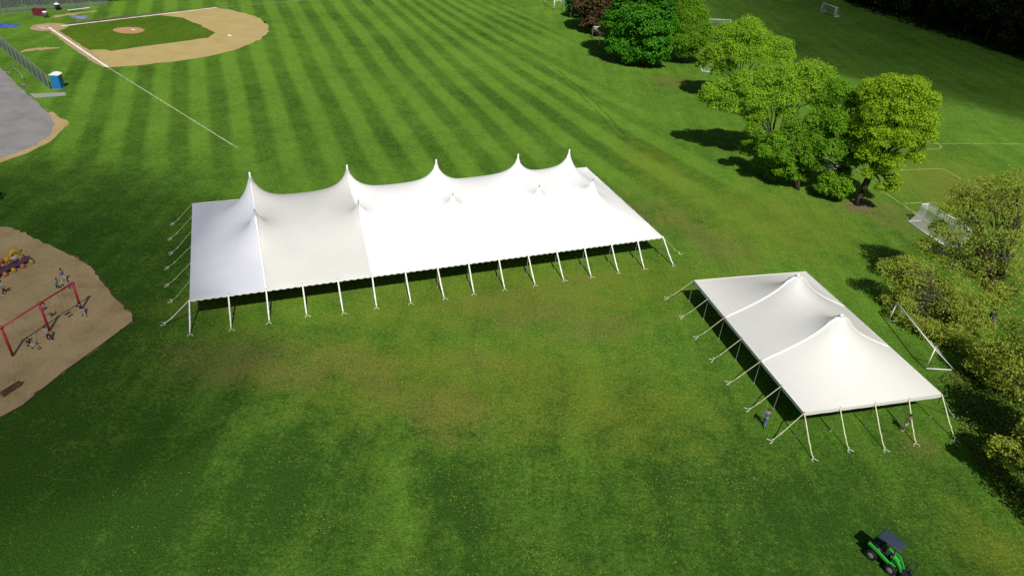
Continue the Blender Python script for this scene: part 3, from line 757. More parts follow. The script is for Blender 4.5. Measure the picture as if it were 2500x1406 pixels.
def tarp(px, m, label):
    pts = [G(*p) for p in px]; c = sum(pts, Vector()) / len(pts); mb = MB(); rings = 5; sm = smooth_poly(pts, 4); n = len(sm)
    for k in range(rings):
        f = 1 - k / rings
        for i, p in enumerate(sm):
            q = Vector((c.x, c.y)).lerp(p, f); mb.v.append((q.x, q.y, .03 if k == 0 else .08 + .16 * k / rings + random.gauss(0, .05)))
    mb.v.append((c.x, c.y, .25))
    for k in range(rings - 1):
        for i in range(n): mb.f.append((k * n + i, k * n + (i + 1) % n, (k + 1) * n + (i + 1) % n, (k + 1) * n + i))
    for i in range(n): mb.f.append(((rings - 1) * n + i, (rings - 1) * n + (i + 1) % n, rings * n))
    top(mb, 'tarpaulin', m, label, 'tarpaulin', smooth=True)
tarp([(168, 39), (195, 39), (214, 40), (212, 44), (196, 48.5), (180, 45)], M_TARP2, 'pale blue crumpled tarpaulin on the grass in front of the team bench')
tarp([(-10, 58), (10, 57), (30, 60), (48, 61.5), (38, 67), (10, 69), (-10, 70)], M_TARP, 'deep blue crumpled tarpaulin on the grass at the left edge of the picture')

# ------------------------------------------------------------------ playground
M_TIMBER = mat('dark_timber', (.075, .055, .035), .85, .3, 4, bump=.4)
M_BOARD = mat('brown_board', (.14, .085, .045), .7, .25, 3)
M_CAP = mat('sun_bleached_plank', (.36, .27, .16), .7, .2, 5)
r = thing('timber_edging', 'dark timber edging along the right side of the playground', 'edging', G(325, 776))
edge = [G(*p) for p in [(182, 625), (222, 650), (250, 685), (282, 728), (324, 767), (324, 787), (250, 842), (150, 914), (60, 987), (-6, 1024)]]
for p, q in zip(edge[:-1], edge[1:]):
    n = max(1, round((q - p).length / 2.4)); d_ = (q - p).normalized()
    for k in range(n):
        a = p.lerp(q, k / n) + d_ * .03; b = p.lerp(q, (k + 1) / n) - d_ * .03
        mb = MB(); mb.box((a + b) / 2 + Vector((random.uniform(-.04, .04), random.uniform(-.04, .04), .04)), ((b - a).length, .08, .10), X=d_); mb.build('timber', M_TIMBER, r)
# plank bench
a = G(9, 970); b = G(53, 942)
r = thing('plank_bench', 'low brown plank bench near the bottom left edge of the wood chips', 'bench', (a + b) / 2); d_ = (b - a).normalized(); nn = Vector((-d_.y, d_.x, 0))
Lb = (b - a).length; c = (a + b) / 2
mb = MB(); mb.box(c + Vector((0, 0, .62)) + nn * .05, (Lb, .14, .06), X=d_); mb.build('top_plank', M_CAP, r)
mb = MB(); mb.box(c + Vector((0, 0, .33)), (Lb * .98, .05, .52), X=d_); mb.build('front_board', M_BOARD, r)
for t in (.08, .92):
    p = a.lerp(b, t); mb = MB(); mb.box(p + nn * .2 + Vector((0, 0, .29)), (.1, .34, .58), X=d_); mb.build('leg', M_BOARD, r)
# swing set: single row of posts under one beam
M_PINK = mat('red_enamel', (.42, .018, .045), .4, .12, 2, spec=.5)
M_CHN = mat('swing_chain', (.25, .22, .2), .5, .1, 5)
M_RUB = mat('black_rubber', (.012, .012, .013), .7, .1, 4)
HS = 2.75
pA, pB, pC = G(32, 869), G(121, 808), G(199, 757)
r = thing('swing_set', 'red swing set with three posts and one long beam on the wood chips', 'swing set', pB)
for p in (pA, pB, pC):
    mb = MB(); mb.tube([p, p + Vector((0, 0, HS))], .10, 10); o = mb.build('post', M_PINK, r, True)
    mb = MB(); mb.ell(p + Vector((0, 0, HS)), (.17, .17, .15)); mb.build('joint', M_PINK, r, True)
mb = MB(); mb.tube([pA + Vector((0, 0, HS)), pB + Vector((0, 0, HS)), pC + Vector((0, 0, HS))], .065, 8); mb.build('beam', M_PINK, r, True)
bd = (pC - pA).normalized(); bn = Vector((-bd.y, bd.x, 0))
def swing(t, off, z, dirv):
    """one swing hanging from the beam, pushed out by off metres across it"""
    h = (pA.lerp(pB, t * 2) if t < .5 else pB.lerp(pC, t * 2 - 1)) + Vector((0, 0, HS))
    seat = Vector((h.x, h.y, 0)) + bn * off + Vector((0, 0, z))
    mb = MB()
    for s_ in (-.24, .24): mb.tube([h + bd * s_, seat + bd * s_], .016, 5)
    mb.build('chain', M_CHN, r)
    mb = MB(); mb.box(seat, (.5, .18, .03), X=bd); mb.build('swing_seat', M_RUB, r)
    return seat
def swing_at(g, z):
    dv = g - pA; s_ = dv.dot(bd); LA = (pB - pA).length; t = s_ / LA / 2 if s_ < LA else .5 + (s_ - LA) / (pC - pB).length / 2
    return swing(t, dv.dot(bn), z, 1)
sw1 = swing_at(G(80, 856), .62)
sw2 = swing_at(G(121, 786), 1.3)
sw3 = swing(.80, 0, .5, 1)
# many-coloured crawl toy
M_PURP = mat('purple_plastic', (.10, .045, .10), .5, .15, 2, spec=.4)
M_YEL = mat('yellow_plastic', (.42, .27, .02), .45, .15, 2, spec=.4)
M_ORG = mat('orange_plastic', (.40, .13, .05), .45, .2, 2, spec=.4)
a = G(2, 672); b = G(70, 640); c = (a + b) / 2; d_ = (b - a).normalized(); nn = Vector((-d_.y, d_.x, 0)); Lt = (b - a).length
r = thing('crawl_toy', 'purple and yellow caterpillar climbing toy at the left edge of the playground', 'playground toy', c)
mb = MB()
for k in range(5):            # low linked deck sections, each turned a little
    p = a + d_ * (Lt * (-.02 + k * .25)); q = (d_ + nn * (.25 if k % 2 else -.25)).normalized()
    mb.box(p + Vector((0, 0, .34 + .002 * k)), (Lt * .27, .58, .14), X=q)
mb.build('deck', M_PURP, r)
for k, (t, wd_, hh) in enumerate(((-.02, .46, .95), (.26, .40, .70), (.50, .30, .62), (.78, .52, 1.05))):
    p = a + d_ * (Lt * t) + nn * .5; q = (d_ + nn * (.35 - .2 * k)).normalized()
    mb = MB(); pts = []
    for i_ in range(9):
        th = math.pi * i_ / 8; pts.append(p + q * (wd_ * math.cos(th)) + nn * (.15 * math.sin(th)) + Vector((0, 0, .25 + hh * math.sin(th))))
    mb.tube(pts, [.10, .14, .20, .24, .25, .24, .20, .14, .10], 8); mb.build('hoop', M_YEL if k != 1 else M_ORG, r, True)
for k, t in enumerate((.04, .34, .66, .98)):
    mb = MB(); mb.lathe(a + d_ * (Lt * t) - nn * .52, [(.17, 0), (.2, .1), (.2, .34), (.1, .44)], n=10); mb.build('stepping_stump', M_YEL if k % 2 else M_ORG, r, True)
mb = MB(); p = a - d_ * .5
mb.tube([p + nn * .5 + Vector((0, 0, .3)), p + nn * .3 + Vector((0, 0, 1.1)), p - nn * .3 + Vector((0, 0, 1.1)), p - nn * .5 + Vector((0, 0, .3))], .1, 8)
mb.tube([p + nn * .35 + Vector((0, 0, .7)), p - nn * .35 + Vector((0, 0, .7))], .07, 6); mb.build('climbing_frame', M_ORG, r, True)

# ------------------------------------------------------------------ people
M_SKIN = mat('skin', (.36, .20, .13), .6, .05, 4)
M_SKIND = mat('tanned_skin', (.22, .12, .075), .6, .05, 4)
M_HAIR = mat('dark_hair', (.012, .008, .007), .6, .2, 10)
M_HAIRB = mat('brown_hair', (.06, .035, .02), .6, .2, 10)
M_SHOE = mat('light_shoes', (.55, .53, .5), .6, .1, 6)
M_SHOED = mat('dark_shoes', (.03, .03, .03), .6, .1, 6)
cloth_cache = {}
def cloth(name, c):
    if name not in cloth_cache: cloth_cache[name] = mat(name, c, .85, .12, 9, bump=.3, bscale=14)
    return cloth_cache[name]
def skin_mesh(name, verts, edges, radii, root, level=1):
    me = bpy.data.meshes.new(name + '_rig'); me.from_pydata([tuple(v) for v in verts], edges, []); me.update()
    o = bpy.data.objects.new(name + '_rig', me); COL.objects.link(o)
    md = o.modifiers.new('skin', 'SKIN'); md.use_smooth_shade = True
    for i, sv in enumerate(me.skin_vertices[0].data):
        q = radii[i]; sv.radius = q if hasattr(q, '__len__') else (q, q); sv.use_root = (i == root)
    if level: ss = o.modifiers.new('sub', 'SUBSURF'); ss.levels = level; ss.render_levels = level
    bpy.context.view_layer.update()
    ev = o.evaluated_get(bpy.context.evaluated_depsgraph_get())
    m2 = bpy.data.meshes.new_from_object(ev); m2.name = name
    bpy.data.objects.remove(o); bpy.data.meshes.remove(me)
    for p in m2.polygons: p.use_smooth = True
    return m2
def put(me, name, mat_, root):
    me.materials.clear(); me.materials.append(mat_)
    o = bpy.data.objects.new(name, me); COL.objects.link(o); o.parent = root; ORG[o] = ORG[root]; return o
POSES = {  # local joints for height 1: x right, y forward, z up.  (hipz, lean forward, knee/foot/elbow/hand for L,R)
 'stand': dict(hip=.52, lean=0, kn=((-.055, .01, .28), (.055, .01, .28)), ft=((-.06, -.01, .045), (.06, -.01, .045)), el=((-.14, -.02, .62), (.14, -.02, .62)), ha=((-.15, .03, .47), (.15, .03, .47))),
 'walk': dict(hip=.51, lean=.03, kn=((-.055, .11, .29), (.055, .0, .27)), ft=((-.06, .15, .05), (.06, -.15, .06)), el=((-.14, -.07, .62), (.14, .05, .62)), ha=((-.14, -.03, .48), (.13, .15, .52))),
 'stoop': dict(hip=.50, lean=.16, kn=((-.06, .05, .28), (.06, .03, .28)), ft=((-.07, .03, .045), (.07, -.04, .045)), el=((-.13, .18, .58), (.13, .18, .58)), ha=((-.10, .30, .52), (.10, .30, .52))),
 'push': dict(hip=.50, lean=.12, kn=((-.05, .10, .28), (.05, -.05, .27)), ft=((-.05, .06, .05), (.06, -.20, .06)), el=((-.13, .22, .68), (.13, .22, .68)), ha=((-.10, .36, .72), (.10, .36, .72))),
 'sit': dict(hip=.30, lean=.02, kn=((-.07, .24, .30), (.07, .24, .29)), ft=((-.07, .28, .07), (.07, .30, .06)), el=((-.15, .05, .42), (.15, .05, .42)), ha=((-.11, .16, .38), (.11, .16, .38))),
 'swing': dict(hip=.30, lean=-.05, kn=((-.07, .25, .33), (.07, .25, .33)), ft=((-.07, .42, .18), (.07, .42, .2)), el=((-.19, .05, .48), (.19, .05, .48)), ha=((-.16, .12, .60), (.16, .12, .60))),
 'squat': dict(hip=.22, lean=.10, kn=((-.10, .18, .30), (.10, .18, .30)), ft=((-.09, .03, .045), (.09, .03, .045)), el=((-.14, .16, .34), (.14, .16, .34)), ha=((-.08, .28, .30), (.08, .28, .30))),
}
def person(loc, H, heading, pose, shirt, pants, label, long_hair=False, hair=None, skin=None, shoes=None, shorts=False, zoff=0.0, group=None, child=False, sleeves=.5):
    skin = skin or M_SKIN; hair = hair or M_HAIR; shoes = shoes or M_SHOE
    P = POSES[pose]; r = thing('person', label, 'person', Vector((loc[0], loc[1], zoff)), group)
    a = math.radians(heading); fw = Vector((math.cos(a), math.sin(a), 0)); rt = Vector((fw.y, -fw.x, 0)); up = Vector((0, 0, 1))
    def T(x, y, z): return (rt * x + fw * y + up * z) * H
    hz = P['hip']; L = P['lean']; hs = 1.18 if child else 1.0
    pel = T(0, 0, hz); wai = T(0, L * .35, hz + .10); che = T(0, L * .8, hz + .21); nk0 = T(0, L, hz + .30); nk = T(0, L + .005, hz + .345); hd = T(0, L + .015, hz + .345 + .05 * hs); ht = T(0, L + .012, hz + .345 + .115 * hs)
    v = [pel, wai, che, nk0, nk, hd, ht]; rd = [(.072, .058), (.068, .052), (.085, .056), (.05, .045), .028, (.043 * hs, .05 * hs), (.037 * hs, .042 * hs)]
    e = [(0, 1), (1, 2), (2, 3), (3, 4), (4, 5), (5, 6)]
    nose = T(0, L + .015 + .058 * hs, hz + .345 + .045 * hs); v.append(nose); rd.append(.008 * hs); e.append((5, 7))
    ear = []
    for s_ in (-1, 1):
        v.append(T(s_ * .052 * hs, L + .01, hz + .345 + .05 * hs)); rd.append(.009); e.append((5, len(v) - 1))
    joints = {}
    for k, s_ in ((0, -1), (1, 1)):
        sh = T(s_ * .105, L * .95, hz + .285); el = T(*P['el'][k]); ha = T(*P['ha'][k])
        n = len(v); pal = ha + (ha - el).normalized() * (.035 * H)
        v += [sh, el, ha, pal]; rd += [.033, .023, .015, (.021, .012)]
        e += [(2, n), (n, n + 1), (n + 1, n + 2), (n + 2, n + 3)]
        d_ = (ha - el).normalized(); sd = d_.cross(up); sd = sd.normalized() if sd.length > .1 else rt
        for q, ln in enumerate((.030, .036, .034, .026)):
            b0 = pal + sd * ((q - 1.5) * .011 * H) + d_ * (.012 * H); b1 = b0 + d_ * (ln * .55 * H); b2 = b1 + (d_ - fw * .0 - up * .35).normalized() * (ln * .5 * H)
            m = len(v); v += [b0, b1, b2]; rd += [.0052, .0048, .004]; e += [(n + 3, m), (m, m + 1), (m + 1, m + 2)]
        m = len(v); th = ha + sd * (-s_ * .024 * H) + d_ * (.02 * H); v += [th, th + (d_ - sd * s_ * .4).normalized() * (.024 * H)]; rd += [.006, .005]; e += [(n + 2, m), (m, m + 1)]
        hp = T(s_ * .05, 0, hz - .03); kn = T(*P['kn'][k]); ft = T(*P['ft'][k]); toe = ft + fw * (.09 * H) - up * (.022 * H)
        m = len(v); v += [hp, kn, ft, toe]; rd += [.05, .034, .022, (.022, .014)]; e += [(0, m), (m, m + 1), (m + 1, m + 2), (m + 2, m + 3)]
        joints[k] = (sh, el, ha, hp, kn, ft, toe)
    sc_ = lambda q: tuple(x * H for x in q) if hasattr(q, '__len__') else q * H
    put(skin_mesh('body', v, e, [sc_(q) for q in rd], 0), 'body', skin, r)
    # shirt
    sv = [pel.lerp(wai, .25), wai, che, nk0.lerp(che, .15)]; sr = [(.084, .07), (.080, .064), (.096, .066), (.058, .052)]; se = [(0, 1), (1, 2), (2, 3)]
    for k in (0, 1):
        sh, el, ha = joints[k][:3]; n = len(sv); cuff = sh.lerp(el, sleeves * 2) if sleeves <= .5 else el.lerp(ha, sleeves * 2 - 1)
        if sleeves > .5: sv += [sh, el, cuff]; sr += [.043, .033, .025]; se += [(2, n), (n, n + 1), (n + 1, n + 2)]
        else: sv += [sh, cuff]; sr += [.043, .037]; se += [(2, n), (n, n + 1)]
    put(skin_mesh('shirt', sv, se, [sc_(q) for q in sr], 0), 'shirt', shirt, r)
    tv = [pel.lerp(wai, .35), pel]; trd = [(.078, .064), (.080, .066)]; te = [(0, 1)]
    for k in (0, 1):
        hp, kn, ft = joints[k][3:6]; n = len(tv)
        if shorts: tv += [hp, hp.lerp(kn, .85)]; trd += [.06, .050]; te += [(1, n), (n, n + 1)]
        else: tv += [hp, kn, kn.lerp(ft, .86)]; trd += [.060, .044, .034]; te += [(1, n), (n, n + 1), (n + 1, n + 2)]
    put(skin_mesh('shorts' if shorts else 'trousers', tv, te, [sc_(q) for q in trd], 1), 'shorts' if shorts else 'trousers', pants, r)
    O = ORG[r]
    for k in (0, 1):
        ft, toe = joints[k][5:7]; mb = MB(); mb.ell(O + ft.lerp(toe, .45) - up * (.006 * H), (.078 * H, .034 * H, .032 * H), X=(toe - ft) if (toe - ft).length > 0 else fw, n=8, m=5); mb.build('shoe', shoes, r, True)
    mb = MB(); hc = O + hd - fw * (.012 * H) + up * (.028 * H * hs); mb.ell(hc, (.056 * H * hs, .055 * H * hs, .056 * H * hs), X=fw, n=10, m=7)
    if long_hair:
        mb.tube([hc - fw * (.03 * H), hc - fw * (.055 * H) - up * (.07 * H), hc - fw * (.055 * H) - up * (.15 * H)], [.05 * H, .05 * H, .022 * H], 8)
    mb.build('hair', hair, r, True)
    return r
C = cloth
CH = 'children on the playground'
person(G(1864, 1040), 1.78, 60, 'walk', C('greyish_purple_shirt', (.13, .12, .19)), C('blue_jeans', (.06, .14, .34)), 'man in blue jeans and a grey purple shirt walking beside the ivory tent', skin=M_SKIN, shoes=M_SHOED, hair=M_HAIRB)
person(G(2205, 1052), 1.76, 120, 'stand', C('slate_shirt', (.065, .085, .085)), C('pale_grey_shorts', (.42, .42, .42)), 'person in a dark slate shirt and pale grey shorts in front of the ivory tent', shorts=True, skin=M_SKIND, shoes=M_SHOE)
person(G(11, 719), 1.45, 60, 'walk', C('pale_shirt', (.36, .37, .33)), C('charcoal_trousers', (.035, .03, .035)), 'child in a pale shirt and dark trousers at the left edge', group=CH, child=True)
person(G(157, 688), 1.45, -20, 'walk', C('lilac_top', (.25, .17, .34)), C('cream_trousers', (.45, .46, .40)), 'long haired child in a lilac top and cream trousers walking', group=CH, child=True, long_hair=True, sleeves=.8)
person(G(142, 706), 1.25, -20, 'stoop', C('turquoise_top', (.03, .40, .30)), C('black_leggings', (.012, .012, .014)), 'child bending forward in a bright turquoise top and black leggings', group=CH, child=True, long_hair=True, sleeves=.8)
person(G(171, 705), 1.3, -40, 'squat', C('pink_grey_top', (.30, .22, .27)), C('grey_teal_trousers', (.20, .26, .28)), 'child crouching in a pink and grey top near the end of the swing beam', group=CH, child=True, long_hair=True)
def seat_person(seat, H, heading, *a, **k):
    P = POSES['swing']; return person((seat.x, seat.y), H, heading, 'swing', *a, zoff=seat.z - (P['hip'] - .055) * H, **k)
hb = math.degrees(math.atan2(bn.y, bn.x))
seat_person(sw2, 1.3, hb, C('white_lilac_top', (.45, .40, .50)), C('dark_purple_trousers', (.07, .03, .10)), 'child in a white and lilac top on the swing beside the middle red post', group=CH, child=True, sleeves=.8)
seat_person(sw1, 1.3, hb + 180, C('black_top', (.015, .014, .018)), C('pale_trousers', (.40, .38, .33)), 'child in a black top on the lowest swing between the first two red posts', group=CH, child=True)
person(G(205, 772), 1.4, 150, 'push', C('navy_top', (.018, .022, .045)), C('light_grey_trousers', (.38, .38, .36)), 'child in a navy top and light trousers reaching beside the right hand red post', group=CH, child=True, sleeves=.9, shoes=M_SHOED)
person(G(123, 832), 1.45, 150, 'push', C('light_blue_shirt', (.27, .33, .40)), C('maroon_trousers', (.045, .02, .03)), 'child in a light blue shirt and maroon trousers pushing below the middle red post', group=CH, child=True)
q1 = G(40, 649); q2 = G(50, 642)
person((q1.x, q1.y), 1.25, -60, 'sit', C('white_shirt', (.58, .58, .60)), C('plum_trousers', (.12, .02, .06)), 'child in a white shirt sitting on the purple toy deck, nearer to the camera', group=CH, child=True, zoff=.24, long_hair=True)
person((q2.x + .2, q2.y + .45), 1.25, -120, 'sit', C('sky_grey_shirt', (.36, .42, .45)), C('pale_pink_trousers', (.42, .34, .38)), 'child in a sky grey shirt sitting farther back on the purple toy deck', group=CH, child=True, zoff=.24)

# ------------------------------------------------------------------ compact green tractor
M_GREEN = mat('gloss_green_paint', (.025, .34, .03), .38, .06, 2, spec=.6)
M_BLACK = mat('black_steel', (.012, .012, .014), .5, .1, 3, spec=.4)
M_ROOF = mat('slate_canopy', (.03, .042, .068), .6, .12, 2)
M_RIM = mat('grey_rim', (.20, .20, .19), .5, .1, 5)
M_SEAT = mat('seat_vinyl', (.02, .022, .025), .6, .1, 4)
w1 = G(2124, 1362); w2 = G(2167, 1396)
f = (w2 - w1); WB = max(1.25, f.length); f.normalize(); l = Vector((0, 0, 1)).cross(f)   # l points to the far side
ctr = (w1 + w2) / 2 + l * .47 + Vector((0, 0, 0)); ctr.z = 0
tr = thing('compact_tractor', 'small bright green loader tractor with a slate grey roof, at bottom right', 'tractor', ctr)
def tp(x, y, z): return ctr + f * x + l * y + Vector((0, 0, z))
for x in (-WB / 2, WB / 2):
    for y in (-.50, .50):
        cc = tp(x, y, .34)
        wh = MB(); wh.lathe(cc - l * .12, [(.18, 0), (.31, .01), (.335, .05), (.34, .12), (.335, .19), (.31, .23), (.18, .24)], axis=l, n=22)
        for k in range(16):
            an = 2 * math.pi * k / 16; dd = f * math.cos(an) + Vector((0, 0, math.sin(an)))
            wh.box(cc + dd * .345, (.05, .22, .035), X=dd.cross(l), Y=l, Z=dd)
        wo = wh.build('wheel', M_RUB, tr)
        rm = MB(); s_ = -1 if y < 0 else 1
        rm.lathe(cc + l * (.10 * s_), [(.20, 0), (.20, .035), (.13, .03), (.06, .05), (.03, .06)] if s_ > 0 else [(.20, 0), (.20, .035), (.13, .03), (.06, .05), (.03, .06)], axis=l * s_, n=16)
        rm.build('rim', M_RIM, wo, True)
mb = MB()
mb.box(tp(-.55, 0, .42), (.95, .62, .34), X=f); mb.box(tp(.45, 0, .40), (.7, .5, .26), X=f); mb.box(tp(0, 0, .36), (.5, .3, .2), X=f)
for x in (-WB / 2, WB / 2): mb.tube([tp(x, -.42, .34), tp(x, .42, .34)], .06, 8)
mb.build('chassis', M_BLACK, tr)
mb = MB()   # bonnet at the rear, tapered
def hull(mb, secs):
    n0 = len(mb.v)
    for (x, hw_, z0, z1_) in secs:
        for (y, z) in ((-hw_, z0), (hw_, z0), (hw_ * .9, z1_ - .05), (hw_ * .7, z1_), (-hw_ * .7, z1_), (-hw_ * .9, z1_ - .05)): mb.v.append(tuple(tp(x, y, z)))
    k = len(secs)
    for i in range(k - 1):
        for j in range(6): mb.f.append((n0 + i * 6 + j, n0 + i * 6 + (j + 1) % 6, n0 + (i + 1) * 6 + (j + 1) % 6, n0 + (i + 1) * 6 + j))
    mb.f.append(tuple(n0 + j for j in range(6))[::-1]); mb.f.append(tuple(n0 + (k - 1) * 6 + j for j in range(6)))
hull(mb, [(-1.12, .30, .5, .86), (-1.02, .36, .48, .98), (-.5, .38, .48, 1.02), (-.32, .36, .5, .90)])
mb.build('bonnet', M_BLACK, tr)
for s_ in (-1, 1):                              # green side beams running forward and down
    mb = MB(); pts = [(-1.05, .44 * s_, .98), (-.4, .45 * s_, .86), (.25, .42 * s_, .66), (.72, .30 * s_, .52)]
    for p, q in zip(pts[:-1], pts[1:]):
        A, B_ = tp(*p), tp(*q); mb.box((A + B_) / 2, ((B_ - A).length + .02, .12, .17), X=(B_ - A), Y=l, Z=(B_ - A).cross(l))
    mb.build('side_beam', M_GREEN, tr)
mb = MB(); hull(mb, [(.42, .20, .5, .92), (.62, .19, .45, .86), (.88, .14, .42, .62), (1.0, .11, .42, .5)]); mb.build('front_cowl', M_GREEN, tr)
for s_ in (-1, 1):
    mb = MB()
    pts = [(.30, .24 * s_, 1.0), (.60, .22 * s_, 1.02), (.95, .19 * s_, .66), (1.15, .17 * s_, .34)]
    for p, q in zip(pts[:-1], pts[1:]):
        A, B_ = tp(*p), tp(*q); mb.box((A + B_) / 2, ((B_ - A).length + .02, .07, .12), X=(B_ - A), Y=l, Z=(B_ - A).cross(l))
    mb.build('loader_arm', M_GREEN, tr)
mb = MB(); mb.tube([tp(.35, 0, .5), tp(.8, 0, .75)], .04, 8); mb.tube([tp(.8, 0, .75), tp(1.05, 0, .5)], .022, 8); mb.build('hydraulic_ram', M_RIM, tr, True)
mb = MB(); mb.box(tp(1.22, 0, .32), (.12, .7, .32), X=f); mb.box(tp(1.36, 0, .14), (.26, .85, .08), X=f)
for y in (-.36, -.12, .12, .36): mb.box(tp(1.5, y, .10), (.34, .06, .05), X=f)
mb.build('attachment_plate', M_BLACK, tr)
mb = MB(); mb.tube([tp(1.15, .2, .55), tp(1.25, .5, .95), tp(1.35, .75, .98), tp(1.5, .85, .7), tp(1.55, .7, .35), tp(1.45, .45, .22)], .03, 8); mb.build('hydraulic_hose', M_RUB, tr, True)
mb = MB(); mb.lathe(tp(1.45, .48, .12), [(.12, 0), (.14, .1), (.12, .25), (.05, .3)], n=12); mb.build('hydraulic_motor', M_BLACK, tr, True)
mb = MB(); mb.box(tp(-.12, 0, .78), (.44, .46, .12), X=f); mb.box(tp(-.34, 0, 1.05), (.12, .44, .48), X=f, Z=(Vector((0, 0, 1)) - f * .2)); mb.build('seat', M_SEAT, tr)
mb = MB(); mb.box(tp(.1, 0, .56), (.6, .7, .05), X=f); mb.build('floor_plate', M_BLACK, tr)
mb = MB(); mb.tube([tp(.42, 0, .6), tp(.32, 0, 1.0)], .03, 6)
ring = [tp(.30 + .12 * math.cos(q) * .35, .16 * math.sin(q), 1.02 + .12 * math.cos(q) * .9) for q in np.linspace(0, 2 * math.pi, 13)]
mb.tube(ring, .016, 5, cap=False); mb.build('steering_wheel', M_BLACK, tr, True)
mb = MB(); mb.box(tp(.38, .0, .98), (.06, .26, .12), X=f); mb.build('instrument_panel', M_RIM, tr)
for s_ in (-1, 1):
    mb = MB()
    mb.tube([tp(-.52, .38 * s_, .9), tp(-.58, .40 * s_, 1.5), tp(-.50, .40 * s_, 1.93)], .032, 6); mb.tube([tp(.38, .36 * s_, .62), tp(.42, .39 * s_, 1.4), tp(.36, .40 * s_, 1.93)], .028, 6)
    mb.tube([tp(-.50, .40 * s_, 1.93), tp(.36, .40 * s_, 1.93)], .03, 6); mb.build('roll_bar', M_BLACK, tr, True)
mb = MB()
prof = [(-.80, 1.93), (-.74, 1.99), (-.3, 2.03), (.2, 2.03), (.5, 1.99), (.58, 1.93)]
for yy, dz in ((-.48, -.03), (-.39, 0), (.39, 0), (.48, -.03)):
    for x, z in prof: mb.v.append(tuple(tp(x, yy, z + dz)))
    for x, z in prof: mb.v.append(tuple(tp(x, yy, z + dz - .05)))
for i in range(3):
    for k in range(5):
        a = i * 12 + k; mb.f.append((a, a + 1, a + 13, a + 12)); mb.f.append((a + 6, a + 18, a + 19, a + 7))
for k in range(5): mb.f.append((k, k + 6, k + 7, k + 1)); mb.f.append((36 + k, 37 + k, 43 + k, 42 + k))
for i in range(3): a = i * 12; mb.f.append((a, a + 12, a + 18, a + 6)); a += 5; mb.f.append((a, a + 6, a + 18, a + 12))
mb.build('roof', M_ROOF, tr)
mb = MB(); mb.lathe(tp(-1.13, .2, .7), [(.06, 0), (.06, .03)], axis=-f, n=10); mb.build('tail_lamp', mat('red_lens', (.3, .02, .02), .3), tr)

# ------------------------------------------------------------------ trees
M_BARK = mat('bark', (.055, .042, .032), .95, .3, 3, bump=.6, bscale=8)
M_BARKG = mat('grey_bark', (.10, .09, .065), .95, .3, 3, bump=.6, bscale=8)
def leafmat(n, a, b, t=.35): return leaf_material(n, a, b, t)
L_LIME = leafmat('lime_leaves', (.16, .32, .018), (.39, .62, .045), .5)
L_LIMEY = leafmat('yellow_lime_leaves', (.18, .32, .012), (.44, .62, .035), .5)
L_MID = leafmat('green_leaves', (.075, .20, .010), (.24, .46, .025), .45)
L_DEEP = leafmat('deep_green_leaves', (.024, .10, .006), (.085, .31, .014), .3)
L_PURP = leafmat('purple_leaves', (.03, .02, .012), (.13, .09, .03), .2)
L_DARK = leafmat('dark_leaves', (.012, .045, .008), (.04, .13, .015), .2)
L_OLIVE = leafmat('olive_spring_leaves', (.22, .29, .03), (.50, .57, .10), .55)
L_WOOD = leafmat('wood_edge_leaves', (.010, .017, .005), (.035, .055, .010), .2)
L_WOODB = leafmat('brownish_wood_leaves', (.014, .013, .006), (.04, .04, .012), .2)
L_UNDER = leafmat('understory_leaves', (.06, .085, .016), (.24, .28, .05), .4)

def leaves_mesh(name, P, Nn, size, tint, mat_, aspect=1.7, droop=0.0):
    n = len(P)
    rnd = RNG.normal(size=(n, 3)); t = np.cross(Nn, rnd); t /= np.linalg.norm(t, axis=1)[:, None] + 1e-9
    if droop:
        dn = np.array([0, 0, -1.0]) + RNG.normal(size=(n, 3)) * .35
        t = t * (1 - droop) + dn * droop; t -= Nn * np.sum(t * Nn, 1)[:, None] * .5; t /= np.linalg.norm(t, axis=1)[:, None] + 1e-9
    b = np.cross(Nn, t); b /= np.linalg.norm(b, axis=1)[:, None] + 1e-9
    s = size[:, None]
    q = np.stack([P - t * s * aspect * .5, P + b * s * .5 + Nn * s * .12, P + t * s * aspect * .5, P - b * s * .5 + Nn * s * .12], 1).reshape(-1, 3)
    f = np.arange(n * 4).reshape(n, 4)
    me = np_mesh(name, q, f); me.materials.append(mat_)
    at = me.attributes.new('tint', 'FLOAT', 'FACE'); at.data.foreach_set('value', np.clip(tint, 0, 1).astype(np.float32))
    return me
NLEAF = [0]
